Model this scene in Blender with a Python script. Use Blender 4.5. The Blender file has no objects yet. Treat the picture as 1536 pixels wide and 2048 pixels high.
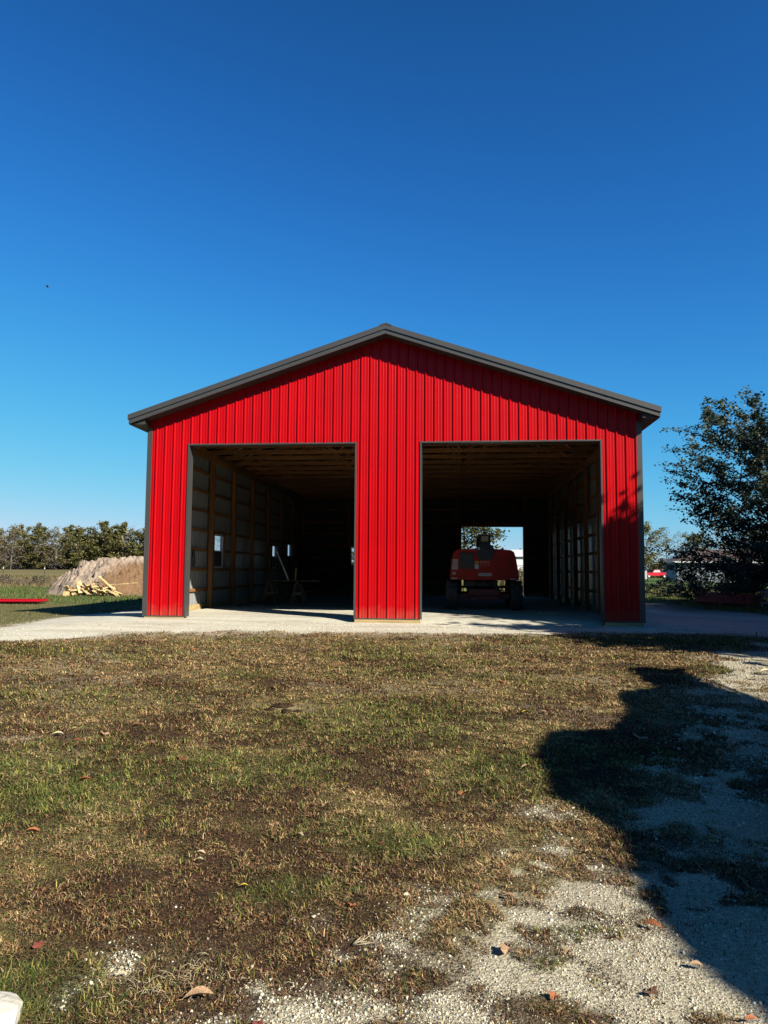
import bpy, math, random
import numpy as np
from mathutils import Vector, Matrix
R = math.radians
scene = bpy.context.scene
col = scene.collection

# ------------------------------------------------------------------ camera, sky, sun, exposure
cam_d = bpy.data.cameras.new("camera"); cam = bpy.data.objects.new("camera", cam_d); col.objects.link(cam)
scene.camera = cam
cam_d.sensor_fit = 'VERTICAL'; cam_d.sensor_height = 36.0; cam_d.lens = 36.0*1464.19/2048.0
cam_d.clip_start = 0.05; cam_d.clip_end = 3000
rx = Vector((0.99498032, 0.09984462, 0.00672459)); ry = Vector((0.00113301, -0.0784338, 0.99691868)); fw = Vector((-0.1000644, 0.99190685, 0.07815321))
cam.matrix_world = Matrix(((rx.x, ry.x, -fw.x, 1.7513), (rx.y, ry.y, -fw.y, -17.8477), (rx.z, ry.z, -fw.z, 1.1903), (0, 0, 0, 1)))
CAM = np.array([1.7513, -17.8477])

SUN = Vector((1.27, -1.0, 1.08)).normalized()
elev = math.asin(SUN.z); azim = math.atan2(SUN.x, SUN.y)
w = bpy.data.worlds.new("World"); scene.world = w; w.use_nodes = True
nt = w.node_tree; bg = nt.nodes['Background']
sky = nt.nodes.new('ShaderNodeTexSky'); sky.sky_type = 'NISHITA'; sky.sun_disc = False
sky.sun_elevation = elev; sky.sun_rotation = azim; sky.altitude = 300
sky.air_density = 1.0; sky.dust_density = 0.25; sky.ozone_density = 3.5
# grade the sky: each channel is scaled and given a power, to the deep clear blue of an autumn noon
sp = nt.nodes.new('ShaderNodeSeparateColor'); cb = nt.nodes.new('ShaderNodeCombineColor'); nt.links.new(sky.outputs[0], sp.inputs[0])
def wmath(op, a, v):
    n = nt.nodes.new('ShaderNodeMath'); n.operation = op; nt.links.new(a, n.inputs[0]); n.inputs[1].default_value = v; return n.outputs[0]
for i, (pw, a_, b_) in enumerate(((1.6, 1/.76, 0.0), (1.8, .258, 1.14), (2.8, .05, 1.07))):
    v_ = wmath('POWER', wmath('MULTIPLY', sp.outputs[i], .1098), pw)
    den = wmath('ADD', wmath('MULTIPLY', v_, b_), a_)
    dv_ = nt.nodes.new('ShaderNodeMath'); dv_.operation = 'DIVIDE'; nt.links.new(v_, dv_.inputs[0]); nt.links.new(den, dv_.inputs[1])
    nt.links.new(wmath('MULTIPLY', dv_.outputs[0], 1/.1329), cb.inputs[i])
nt.links.new(cb.outputs[0], bg.inputs['Color'])
bg.inputs['Strength'].default_value = 0.050
sd = bpy.data.lights.new("sun", 'SUN'); sd.energy = 5.0; sd.angle = R(0.53); sd.color = (1.0, 0.94, 0.84)
so = bpy.data.objects.new("sun", sd); col.objects.link(so)
so.rotation_euler = SUN.to_track_quat('Z', 'Y').to_euler()
scene.view_settings.view_transform = 'Standard'; scene.view_settings.look = 'None'
scene.view_settings.exposure = 1.41
ALB = .57   # all base colours are scaled by this one number, against the exposure; scene.view_settings.gamma = 1.0
scene.cycles.max_bounces = 5; scene.cycles.diffuse_bounces = 1; scene.cycles.glossy_bounces = 3
scene.cycles.transmission_bounces = 4; scene.cycles.transparent_max_bounces = 8

# ------------------------------------------------------------------ helpers
def tag(o, label=None, cat=None, group=None, kind=None):
    if label: o['label'] = label
    if cat: o['category'] = cat
    if group: o['group'] = group
    if kind: o['kind'] = kind
    return o
def empty(name, loc=(0, 0, 0), rz=0.0):
    o = bpy.data.objects.new(name, None); col.objects.link(o); o.location = loc; o.rotation_euler = (0, 0, rz)
    o.empty_display_size = 0.3
    return o

def hash2(ix, iy, seed):
    h = (ix.astype(np.int64)*374761393 + iy.astype(np.int64)*668265263 + seed*1274126177) & 0x7fffffff
    h = ((h ^ (h >> 13))*1274126177) & 0x7fffffff
    h = h ^ (h >> 16)
    return (h & 0xffff)/65535.0
def vn(x, y, scale, seed=0):
    x = np.asarray(x, float)/scale + 1000; y = np.asarray(y, float)/scale + 1000
    ix = np.floor(x); iy = np.floor(y); fx = x-ix; fy = y-iy
    fx = fx*fx*(3-2*fx); fy = fy*fy*(3-2*fy)
    a = hash2(ix, iy, seed); b = hash2(ix+1, iy, seed); c = hash2(ix, iy+1, seed); d = hash2(ix+1, iy+1, seed)
    return (a*(1-fx)+b*fx)*(1-fy)+(c*(1-fx)+d*fx)*fy
def fbm(x, y, scale, seed=0, oct=4):
    s = 0; a = 1; t = 0
    for i in range(oct):
        s = s+a*vn(x, y, scale, seed+i*17); t += a; a *= .55; scale *= .5
    return s/t
def sstep(a, b, x):
    t = np.clip((x-a)/(b-a), 0, 1); return t*t*(3-2*t)
def poly_sd(px, py, poly):
    """signed distance to a polygon, positive inside"""
    px = np.asarray(px, float); py = np.asarray(py, float)
    d = np.full(px.shape, 1e9); inside = np.zeros(px.shape, bool)
    n = len(poly)
    for i in range(n):
        x0, y0 = poly[i]; x1, y1 = poly[(i+1) % n]
        ex, ey = x1-x0, y1-y0
        t = np.clip(((px-x0)*ex+(py-y0)*ey)/(ex*ex+ey*ey+1e-12), 0, 1)
        d = np.minimum(d, np.hypot(px-x0-t*ex, py-y0-t*ey))
        c = ((y0 > py) != (y1 > py)) & (px < (x1-x0)*(py-y0)/((y1-y0) if y1 != y0 else 1e-12)+x0)
        inside ^= c
    return np.where(inside, d, -d)

def np_mesh(name, V, F, mats, parent=None, colors=None, smooth=False, midx=None):
    V = np.ascontiguousarray(V, np.float32); F = np.ascontiguousarray(F, np.int32); k = F.shape[1]
    me = bpy.data.meshes.new(name)
    me.vertices.add(len(V)); me.vertices.foreach_set('co', V.ravel())
    me.loops.add(F.size); me.loops.foreach_set('vertex_index', F.ravel())
    me.polygons.add(len(F)); me.polygons.foreach_set('loop_start', np.arange(0, F.size, k, dtype=np.int32))
    me.polygons.foreach_set('loop_total', np.full(len(F), k, np.int32))
    if smooth: me.polygons.foreach_set('use_smooth', np.ones(len(F), bool))
    if midx is not None: me.polygons.foreach_set('material_index', np.asarray(midx, np.int32))
    if colors is not None:
        a = me.color_attributes.new('Col', 'FLOAT_COLOR', 'POINT')
        c = np.ones((len(V), 4), np.float32); c[:, :3] = np.asarray(colors)*ALB; a.data.foreach_set('color', c.ravel())
    me.update(calc_edges=True)
    for m in (mats if isinstance(mats, (list, tuple)) else [mats]): me.materials.append(m)
    o = bpy.data.objects.new(name, me); col.objects.link(o)
    if parent: o.parent = parent
    return o

class MB:
    def __init__(s): s.v = []; s.f = []; s.m = []; s.sm = []
    def add(s, vs, fs, m=0, smooth=False):
        b = len(s.v); s.v += [tuple(v) for v in vs]
        for f in fs: s.f.append(tuple(b+i for i in f)); s.m.append(m); s.sm.append(smooth)
        return s
    def box(s, x0, x1, y0, y1, z0, z1, m=0, M=None, bev=0.0):
        if x0 > x1: x0, x1 = x1, x0
        if y0 > y1: y0, y1 = y1, y0
        if z0 > z1: z0, z1 = z1, z0
        if bev > 0:
            b = min(bev, (x1-x0)*.45, (y1-y0)*.45, (z1-z0)*.45)
            vs = []; idx = {}
            for i, X in enumerate((x0, x1)):
                for j, Y in enumerate((y0, y1)):
                    for k, Z in enumerate((z0, z1)):
                        sx = 1 if i == 0 else -1; sy = 1 if j == 0 else -1; sz = 1 if k == 0 else -1
                        idx[(i, j, k)] = len(vs)
                        vs += [(X, Y+sy*b, Z+sz*b), (X+sx*b, Y, Z+sz*b), (X+sx*b, Y+sy*b, Z)]
            I = lambda i, j, k, a: idx[(i, j, k)]+a
            fs = []
            for i in (0, 1): fs.append([I(i, 0, 0, 0), I(i, 1, 0, 0), I(i, 1, 1, 0), I(i, 0, 1, 0)][::(-1 if i == 0 else 1)])
            for j in (0, 1): fs.append([I(0, j, 0, 1), I(1, j, 0, 1), I(1, j, 1, 1), I(0, j, 1, 1)][::(1 if j == 0 else -1)])
            for k in (0, 1): fs.append([I(0, 0, k, 2), I(1, 0, k, 2), I(1, 1, k, 2), I(0, 1, k, 2)][::(-1 if k == 0 else 1)])
            for j in (0, 1):
                for k in (0, 1): fs.append([I(0, j, k, 1), I(1, j, k, 1), I(1, j, k, 2), I(0, j, k, 2)])
            for i in (0, 1):
                for k in (0, 1): fs.append([I(i, 0, k, 0), I(i, 1, k, 0), I(i, 1, k, 2), I(i, 0, k, 2)])
            for i in (0, 1):
                for j in (0, 1): fs.append([I(i, j, 0, 0), I(i, j, 1, 0), I(i, j, 1, 1), I(i, j, 0, 1)])
            for i in (0, 1):
                for j in (0, 1):
                    for k in (0, 1): fs.append([I(i, j, k, 0), I(i, j, k, 1), I(i, j, k, 2)])
        else:
            vs = [(x0, y0, z0), (x1, y0, z0), (x1, y1, z0), (x0, y1, z0), (x0, y0, z1), (x1, y0, z1), (x1, y1, z1), (x0, y1, z1)]
            fs = [(3, 2, 1, 0), (4, 5, 6, 7), (0, 1, 5, 4), (1, 2, 6, 5), (2, 3, 7, 6), (3, 0, 4, 7)]
        if M is not None: vs = [M @ Vector(v) for v in vs]
        return s.add(vs, fs, m)
    def tube(s, pts, rad, n=8, m=0, caps=True, smooth=True):
        pts = [Vector(p) for p in pts]
        if not isinstance(rad, (list, tuple)): rad = [rad]*len(pts)
        rings = []; prev = None
        for i, p in enumerate(pts):
            d = (pts[min(i+1, len(pts)-1)]-pts[max(i-1, 0)]).normalized()
            a = prev if prev is not None else Vector((0, 0, 1)) if abs(d.z) < .9 else Vector((1, 0, 0))
            u = d.cross(a).normalized(); v = u.cross(d).normalized(); prev = v
            rings.append([p+(u*math.cos(2*math.pi*k/n)+v*math.sin(2*math.pi*k/n))*rad[i] for k in range(n)])
        vs = [q for r in rings for q in r]; fs = []
        for i in range(len(pts)-1):
            for k in range(n): fs.append((i*n+k, i*n+(k+1) % n, (i+1)*n+(k+1) % n, (i+1)*n+k))
        s.add(vs, fs, m, smooth)
        if caps:
            b = len(s.v)-len(vs)
            s.f.append(tuple(b+k for k in range(n))[::-1]); s.m.append(m); s.sm.append(False)
            s.f.append(tuple(b+(len(pts)-1)*n+k for k in range(n))); s.m.append(m); s.sm.append(False)
        return s
    def prism(s, poly, axis, a, b, m=0, M=None):
        """poly of 2-D points extruded along an axis ('x': points are (y,z), 'y': (x,z), 'z': (x,y))"""
        def P(p, t): return {'x': (t, p[0], p[1]), 'y': (p[0], t, p[1]), 'z': (p[0], p[1], t)}[axis]
        n = len(poly); vs = [P(p, a) for p in poly]+[P(p, b) for p in poly]
        if M is not None: vs = [M @ Vector(v) for v in vs]
        return s.add(vs, [tuple(range(n))[::-1], tuple(range(n, 2*n))]+[(i, (i+1) % n, n+(i+1) % n, n+i) for i in range(n)], m)
    def build(s, name, mats, parent=None):
        me = bpy.data.meshes.new(name); me.from_pydata([tuple(v) for v in s.v], [], s.f)
        for m in (mats if isinstance(mats, (list, tuple)) else [mats]): me.materials.append(m)
        me.polygons.foreach_set('material_index', s.m); me.polygons.foreach_set('use_smooth', s.sm)
        me.update(); me.validate()
        o = bpy.data.objects.new(name, me); col.objects.link(o)
        if parent: o.parent = parent
        return o

def mat(name, c, rough=.6, metal=0.0, var=0.0, vscale=3.0, bump=0.0, bscale=20.0, vec=None, spec=.5, attr=False, detail=4, stretch=None, trans=0.0, c2=None):
    m = bpy.data.materials.new(name); m.use_nodes = True; t = m.node_tree; b = t.nodes['Principled BSDF']
    c = tuple(v*ALB for v in c); c2 = tuple(v*ALB for v in c2) if c2 else None
    b.inputs['Base Color'].default_value = (*c, 1); b.inputs['Roughness'].default_value = rough
    b.inputs['Metallic'].default_value = metal; b.inputs['Specular IOR Level'].default_value = spec
    tc = t.nodes.new('ShaderNodeTexCoord'); src = tc.outputs['Object']
    if stretch:
        mp = t.nodes.new('ShaderNodeMapping'); mp.inputs['Scale'].default_value = stretch; t.links.new(src, mp.inputs[0]); src = mp.outputs[0]
    colsock = None
    if attr:
        a = t.nodes.new('ShaderNodeVertexColor'); a.layer_name = 'Col'; colsock = a.outputs[0]
        t.links.new(colsock, b.inputs['Base Color'])
    if var > 0:
        n = t.nodes.new('ShaderNodeTexNoise'); n.inputs['Scale'].default_value = vscale; n.inputs['Detail'].default_value = detail
        t.links.new(src, n.inputs['Vector'])
        r = t.nodes.new('ShaderNodeMapRange'); r.inputs[1].default_value = .3; r.inputs[2].default_value = .7
        r.inputs[3].default_value = 0 if c2 else 1-var; r.inputs[4].default_value = 1 if c2 else 1+var
        t.links.new(n.outputs[0], r.inputs[0])
        mx = t.nodes.new('ShaderNodeMix'); mx.data_type = 'RGBA'
        if c2:
            mx.inputs[6].default_value = (*c, 1); mx.inputs[7].default_value = (*c2, 1); t.links.new(r.outputs[0], mx.inputs[0])
        else:
            mx.blend_type = 'MULTIPLY'; mx.inputs[0].default_value = 1; mx.inputs[6].default_value = (*c, 1)
            if colsock: t.links.new(colsock, mx.inputs[6])
            cb = t.nodes.new('ShaderNodeCombineColor')
            for i in range(3): t.links.new(r.outputs[0], cb.inputs[i])
            t.links.new(cb.outputs[0], mx.inputs[7])
        t.links.new(mx.outputs[2], b.inputs['Base Color'])
    if bump > 0:
        n2 = t.nodes.new('ShaderNodeTexNoise'); n2.inputs['Scale'].default_value = bscale; n2.inputs['Detail'].default_value = 5
        t.links.new(src, n2.inputs['Vector'])
        bp = t.nodes.new('ShaderNodeBump'); bp.inputs['Strength'].default_value = bump; bp.inputs['Distance'].default_value = .02
        t.links.new(n2.outputs[0], bp.inputs['Height']); t.links.new(bp.outputs[0], b.inputs['Normal'])
    if trans > 0:
        out = [n for n in t.nodes if n.type == 'OUTPUT_MATERIAL'][0]
        tr = t.nodes.new('ShaderNodeBsdfTranslucent'); mxs = t.nodes.new('ShaderNodeMixShader'); mxs.inputs[0].default_value = trans
        if b.inputs['Base Color'].is_linked: t.links.new(b.inputs['Base Color'].links[0].from_socket, tr.inputs[0])
        else: tr.inputs[0].default_value = (*c, 1)
        t.links.new(b.outputs[0], mxs.inputs[1]); t.links.new(tr.outputs[0], mxs.inputs[2]); t.links.new(mxs.outputs[0], out.inputs[0])
    return m

M = {}
M['red'] = mat('red_steel', (.50, .0006, .004), .36, 0, .07, .7, .05, 3, spec=.16)
M['shadein'] = mat('shaded_backer', (.07, .07, .068), .6)  # backer darkened to paint deep interior shade on back wall and roof underside
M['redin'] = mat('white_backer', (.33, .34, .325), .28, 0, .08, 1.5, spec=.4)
M['grey'] = mat('charcoal_trim', (.066, .064, .060), .38, 0, .06, 2, .03, 4)
M['roof'] = mat('charcoal_roof', (.062, .062, .060), .42, 0, .08, 1, .04, 3)
M['soffit'] = mat('charcoal_soffit', (.045, .045, .044), .55)
M['pine'] = mat('pine', (.32, .135, .036), .7, 0, .45, 2.2, .25, 30, stretch=(1, 1, 1))
M['pinex'] = mat('pine_long_x', (.32, .135, .036), .7, 0, .5, 2.0, .2, 20, stretch=(.25, 4, 4))
M['piney'] = mat('pine_long_y', (.32, .135, .036), .7, 0, .45, 2.0, .2, 20, stretch=(4, .25, 4))
M['pinez'] = mat('pine_long_z', (.32, .135, .036), .7, 0, .45, 2.0, .2, 20, stretch=(4, 4, .25))
M['treated'] = mat('treated_lumber', (.50, .36, .15), .75, 0, .35, 3, .3, 18, stretch=(.4, 4, 4))
M['scrap'] = mat('fresh_offcut', (.60, .42, .18), .8, 0, .5, 5, .3, 20)
M['scrapdark'] = mat('weathered_offcut', (.20, .14, .085), .85, 0, .3, 4)
M['glass'] = mat('window_glass', (.55, .6, .62), .08, 0, spec=.6)
M['white'] = mat('white_paint', (.75, .75, .73), .5, 0, .06, 4)
M['black'] = mat('black_steel', (.012, .012, .013), .5, 0, .2, 5)
M['tyre'] = mat('tyre_rubber', (.060, .056, .050), .75, 0, .5, 6, .3, 25)
M['orange'] = mat('orange_paint', (.46, .022, .005), .5, 0, .2, 3, .02, 6, spec=.2)
M['orangedk'] = mat('dirty_orange_paint', (.17, .016, .007), .6, 0, .4, 4)
M['decal'] = mat('decal_white', (.62, .62, .58), .5, 0, .1, 30)
M['decaly'] = mat('decal_yellow', (.6, .36, .03), .5)
M['ink'] = mat('decal_ink', (.02, .02, .02), .6)
M['glassclear'] = None
def clear_glass():
    m = bpy.data.materials.new('clear_pane'); m.use_nodes = True; t = m.node_tree
    out = [n for n in t.nodes if n.type == 'OUTPUT_MATERIAL'][0]
    tr = t.nodes.new('ShaderNodeBsdfTransparent'); tr.inputs[0].default_value = (.82, .86, .86, 1)
    gl = t.nodes.new('ShaderNodeBsdfGlossy'); gl.inputs['Roughness'].default_value = .03
    mx = t.nodes.new('ShaderNodeMixShader'); mx.inputs[0].default_value = .06
    t.links.new(tr.outputs[0], mx.inputs[1]); t.links.new(gl.outputs[0], mx.inputs[2]); t.links.new(mx.outputs[0], out.inputs[0])
    return m
M['pane'] = clear_glass()

def weather_red():
    m = M['red']; t = m.node_tree; b = t.nodes['Principled BSDF']; src = b.inputs['Base Color'].links[0].from_socket
    tc = t.nodes.new('ShaderNodeTexCoord'); sx = t.nodes.new('ShaderNodeSeparateXYZ'); t.links.new(tc.outputs['Object'], sx.inputs[0])
    def mt(op, a, v=None, w=None):
        n = t.nodes.new('ShaderNodeMath'); n.operation = op
        for i, q in enumerate((a, v, w)):
            if q is None: continue
            if isinstance(q, (int, float)): n.inputs[i].default_value = q
            else: t.links.new(q, n.inputs[i])
        return n.outputs[0]
    k = mt('FLOOR', mt('DIVIDE', mt('ADD', sx.outputs[0], 20.03), .9144)); wn = t.nodes.new('ShaderNodeTexWhiteNoise'); wn.noise_dimensions = '1D'; t.links.new(k, wn.inputs['W'])
    tone = mt('MULTIPLY_ADD', wn.outputs['Value'], .09, .95)
    mx = t.nodes.new('ShaderNodeMix'); mx.data_type = 'RGBA'; mx.blend_type = 'MULTIPLY'; mx.inputs[0].default_value = 1; t.links.new(src, mx.inputs[6])
    cc = t.nodes.new('ShaderNodeCombineColor'); [t.links.new(tone, cc.inputs[i]) for i in range(3)]; t.links.new(cc.outputs[0], mx.inputs[7])
    nz = t.nodes.new('ShaderNodeTexNoise'); nz.inputs['Scale'].default_value = 5; nz.inputs['Detail'].default_value = 6; t.links.new(tc.outputs['Object'], nz.inputs['Vector'])
    h = mt('SUBTRACT', mt('MULTIPLY_ADD', nz.outputs[0], .55, .0), sx.outputs[2]); d = t.nodes.new('ShaderNodeMapRange'); d.inputs[1].default_value = -.05; d.inputs[2].default_value = .35; d.inputs[3].default_value = 0; d.inputs[4].default_value = .22; t.links.new(h, d.inputs[0])
    m2 = t.nodes.new('ShaderNodeMix'); m2.data_type = 'RGBA'; t.links.new(d.outputs[0], m2.inputs[0]); t.links.new(mx.outputs[2], m2.inputs[6]); m2.inputs[7].default_value = (.26, .12, .08, 1)
    t.links.new(m2.outputs[2], b.inputs['Base Color'])
    n3 = t.nodes.new('ShaderNodeTexNoise'); n3.inputs['Scale'].default_value = 1.6; n3.inputs['Detail'].default_value = 2; t.links.new(tc.outputs['Object'], n3.inputs['Vector'])
    bp = t.nodes.new('ShaderNodeBump'); bp.inputs['Strength'].default_value = .35; bp.inputs['Distance'].default_value = .02; t.links.new(n3.outputs[0], bp.inputs['Height']); t.links.new(bp.outputs[0], b.inputs['Normal'])
weather_red()
# ------------------------------------------------------------------ ground shape and what lies where
PAD = [(-40, -7.6), (-9.5, -5.6), (-6.6, -5.0), (-5.2, -4.2), (-4.6, -3.55), (-3.5, -3.15), (.26, -2.75), (3.6, -2.5), (8.5, -1.2), (11, .5), (13, 3.2), (12.1, 8.1),
       (11.1, 10.5), (10.4, 17.2), (9.5, 22), (7.0, 24), (-6.4, 24), (-7.3, 12), (-8.2, 5.5), (-9.3, 2.9), (-9.0, .3), (-8.6, -2.0), (-10.5, -3.4), (-40, -5.4)]
DRIVE = [(30, .8), (14.0, .2), (9.4, -2.2), (7.5, -3.3), (6.15, -4.83), (4.9, -7.4), (3.95, -9.7), (3.3, -11.4), (2.85, -12.5), (2.4, -13.0), (1.95, -13.3), (1.63, -13.86), (1.35, -14.2), (1.1, -14.35), (.95, -14.6), (.6, -14.85), (.5, -15.5),
         (.2, -20), (6, -24), (30, -24)]
def gz(x, y):
    x = np.asarray(x, float); y = np.asarray(y, float)
    inside = sstep(6.12, 5.8, np.abs(x))*sstep(.02, .6, y)*sstep(18.6, 18, y)
    base = -.105+.05*sstep(-2.5, -6, x)*sstep(9, 6, np.abs(x))
    base = base-.12*sstep(6.6, 10, np.abs(x))
    base = base-.10*sstep(-2.4, -4.5, y)-.21*sstep(-4.5, -13, y)
    z = base*(1-inside)+(-.035)*inside
    # far land: rises to the left field, level to the right, a dip by the paddock
    zl = .9*sstep(48, 125, y)*sstep(0, -30, x)+.35*sstep(125, 220, y)*sstep(0, -30, x)
    zr = -.18*sstep(20, 45, y)*sstep(4, 12, x)
    dip = -.42*np.exp(-(((y-44)/9)**2))*sstep(9, 15, x)
    return z+zl+zr+dip
def pad_m(x, y):
    sd = poly_sd(x, y, PAD)
    return sstep(-.15, .18, sd+(fbm(x, y, .7, 5, 5)-.5)*1.1+(fbm(x, y, .16, 6, 3)-.5)*.5)
def pad_fast(x, y):
    return pad_m(x, y)
def drive_m(x, y):
    sd = poly_sd(x, y, DRIVE)
    m = sstep(-.25, .3, sd+(fbm(x, y, .55, 9, 5)-.5)*1.9-.12)
    weeds = np.maximum(sstep(.48, .56, fbm(x, y, .26, 31, 4))*sstep(1.5, .1, sd), .9*sstep(.585, .64, fbm(x, y, .30, 31, 4)))*sstep(-5, -11, y)
    return m*(1-weeds*.92)
SPOTS = [(-4.0, -6.45, .55, .22, .9), (-3.55, -6.95, .35, .14, .9), (-4.8, -5.7, .5, .12, .5), (-2.6, -4.0, .9, .16, .75), (-1.7, -5.0, .9, .2, .35), (-2.3, -11.35, .42, .22, .8), (-1.6, -11.7, .3, .1, .5), (-.1, -9.7, .5, .25, .5), (4.4, -6.0, .5, .1, .4)]
def bare_m(x, y):
    s = np.zeros(np.shape(x))
    for (a, b, sx, sy, k) in SPOTS:
        s = np.maximum(s, k*np.exp(-((x-a)/sx)**2-((y-b)/sy)**2))
    s = s*(.6+.9*fbm(x, y, .25, 77))
    s2 = sstep(.52, .66, fbm(x*.7, y*1.5, 1.0, 41))*.55*(.4+1.1*fbm(x, y, .12, 43))
    sd = poly_sd(x, y, PAD); s3 = sstep(-.9, -.05, sd+(fbm(x, y, .35, 47)-.5)*.9)*.85
    return np.clip(np.maximum(np.maximum(s, s2*sstep(-13, -7, y)), s3), 0, 1)
def green_m(x, y):
    g = np.zeros(np.shape(x))
    for (a, b, sx, sy, k) in [(-1.6, -12.6, 1.2, 1.0, .85), (.0, -12.0, .8, .5, .7), (.1, -15.1, .35, .25, 1.0), (.9, -14.1, .22, .16, .9), (1.42, -13.45, .3, .18, .9), (1.0, -10.2, 1.2, 1.0, .55), (2.1, -11.9, .5, .6, .7), (2.09, -14.76, .16, .1, .9), (2.3, -14.38, .14, .1, .8),
                              (-5, -6.5, 1.4, .5, .5), (6.5, -3.2, 2.2, .45, .6), (-2.5, -9.5, 1.2, .6, .35), (-12, -1, 4, 4, .6)]:
        g = np.maximum(g, k*np.exp(-((x-a)/sx)**2-((y-b)/sy)**2))
    return np.clip(g*(.55+.9*fbm(x, y, .5, 55))+.30*sstep(.55, .75, fbm(x, y, 1.1, 61)), 0, 1)
def lawn_color(x, y, jitter=None):
    """colour of the thatch itself: dark reddish-brown weeds, straw, green"""
    n = len(x)
    j = np.random.RandomState(3).rand(n) if jitter is None else jitter
    brown = np.array([.080, .040, .020]); straw = np.array([.29, .195, .095]); green = np.array([.085, .125, .022]); olive = np.array([.17, .15, .045])
    g = green_m(x, y)[:, None]; st = sstep(.42, .72, fbm(x, y, .55, 88)+.18*(sstep(-12.5, -6, y)))[:, None]
    c = brown*(1-st)+olive*st
    c = c*(1-g)+(green*.75+olive*.25)*g
    b = bare_m(x, y)[:, None]
    return c*(1-b)+np.array([.42, .33, .21])*b

def build_ground():
    def axis(c0, c1, step, lim, far=1.13, n=1):
        a = list(np.arange(c0, c1, step)); s = step; v = a[-1]
        while v < lim[1]: s *= far; v += s; a.append(v)
        s = step; v = a[0]; pre = []
        while v > lim[0]: s *= far; v -= s; pre.append(v)
        return np.array(pre[::-1]+a)
    xs = axis(-7, 8, .06, (-900, 900)); 
    ys1 = list(np.arange(-16.2, -12, .045)); v = ys1[-1]; s = .045
    while v < 1200: s *= 1.022 if v < 6 else (1.05 if v < 60 else 1.15); v += s; ys1.append(v)
    pre = []; v = -16.2; s = .1
    while v > -300: s *= 1.3; v -= s; pre.append(v)
    ys = np.array(pre[::-1]+ys1)
    X, Y = np.meshgrid(xs, ys); x = X.ravel(); y = Y.ravel()
    z = gz(x, y)
    near = (np.abs(x) < 12) & (y < 6)
    lawn = 1-np.maximum(pad_m(x, y), drive_m(x, y))
    amp = .030*lawn+.008
    z = z+np.where(near, (fbm(x, y, .30, 3)-.5)*amp*1.6+(fbm(x, y, 1.6, 4)-.5)*.07*lawn*sstep(-2.5, -4, y), (fbm(x, y, 3.0, 4)-.5)*.10*lawn)
    # clod hole
    z += .05*np.exp(-((x+.16)/.16)**2-((y+9.85)/.13)**2)*(fbm(x, y, .08, 8)*2-.6)
    nx, ny = len(xs), len(ys)
    i = np.arange(nx-1)[None, :]+np.arange(ny-1)[:, None]*nx
    F = np.stack([i, i+1, i+1+nx, i+nx], -1).reshape(-1, 4)
    # ground colours, with shade painted on the drive, barn floor and right pad
    pad = pad_m(x, y)[:, None]; drv = drive_m(x, y)[:, None]
    lc = lawn_color(x, y)
    fy = sstep(22, 40, y)*(1-sstep(8, 12, x)); fld = np.array([.20, .17, .06]); gstrip = np.array([.085, .13, .025]); dry = np.array([.17, .13, .06])
    lf = sstep(-8, -10.5, x)*sstep(-3, 3, y)
    base_far = np.array([.075, .125, .025])
    f1 = fbm(x*.4, y, 5, 12)[:, None]
    leftg = gstrip*(1-f1*.3)+fld*f1*.3
    nr = sstep(11, 8, y)[:, None]; leftg = leftg*(1-nr)+(np.array([.16, .145, .05])*(.8+.4*f1))*nr
    lc = lc*(1-lf[:, None])+leftg*lf[:, None]
    fieldc = fld*(1-sstep(.4, .6, f1))+dry*sstep(.4, .6, f1)
    fm = (sstep(27, 33, y)*sstep(5, 0, x))[:, None]
    lc = lc*(1-fm)+fieldc*fm
    rm = (sstep(8, 10, x)*sstep(0, 4, y))[:, None]
    lc = lc*(1-rm)+(np.array([.085, .13, .025])*(.7+.5*f1))*rm
    gravel_pad = np.array([.72, .67, .52]); t = fbm(x*.35, y*1.6, .8, 21)[:, None]
    gp = gravel_pad*(.80+.34*t)
    trk = sstep(.56, .70, fbm(x*.22, y*2.2, .5, 25))[:, None]*.5; gp = gp*(.90+.2*fbm(x, y, .10, 26)[:, None]); gp = gp*(1-trk)+np.array([.44, .37, .26])*trk
    indoor_shade = (sstep(6.3, 5.9, np.abs(x))*sstep(4.3, 6.5, y)*sstep(19, 18, y))[:, None]  # barn floor painted darker past the sunlit strip, standing in for shade
    gp = gp*(1-indoor_shade*.38)
    bounce_m = (sstep(8.2, 10.5, x)*sstep(6, 11, y))[:, None]  # right pad colour darkened and greened to offset red bounce light
    gp = gp*(1-bounce_m)+np.array([.13, .15, .11])*bounce_m
    gd = np.array([.52, .46, .32])*(.75+.4*fbm(x, y, .5, 23)[:, None]); lane_shade = (sstep(.5, 1.6, poly_sd(x, y, DRIVE))*sstep(-13.9, -12.9, y))[:, None]; gd = gd*(1-lane_shade)+np.array([.085, .066, .046])*(.6+.7*fbm(x, y, .35, 24)[:, None])*lane_shade  # shadowed stretch of the drive coloured darker and warmer to deepen its shadow
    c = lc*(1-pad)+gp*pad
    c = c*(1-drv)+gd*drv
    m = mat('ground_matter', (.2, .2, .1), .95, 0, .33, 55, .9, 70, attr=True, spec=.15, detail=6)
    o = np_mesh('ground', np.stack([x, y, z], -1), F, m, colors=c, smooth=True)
    tag(o, kind='structure')
    return o
build_ground()
def H(x, y):
    x = np.atleast_1d(np.asarray(x, float)); y = np.atleast_1d(np.asarray(y, float))
    lawn = 1-np.maximum(pad_m(x, y), drive_m(x, y)); amp = .030*lawn+.008
    near = (np.abs(x) < 12) & (y < 6)
    return gz(x, y)+np.where(near, (fbm(x, y, .30, 3)-.5)*amp*1.6+(fbm(x, y, 1.6, 4)-.5)*.07*lawn*sstep(-2.5, -4, y), (fbm(x, y, 3.0, 4)-.5)*.10*lawn)
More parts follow.
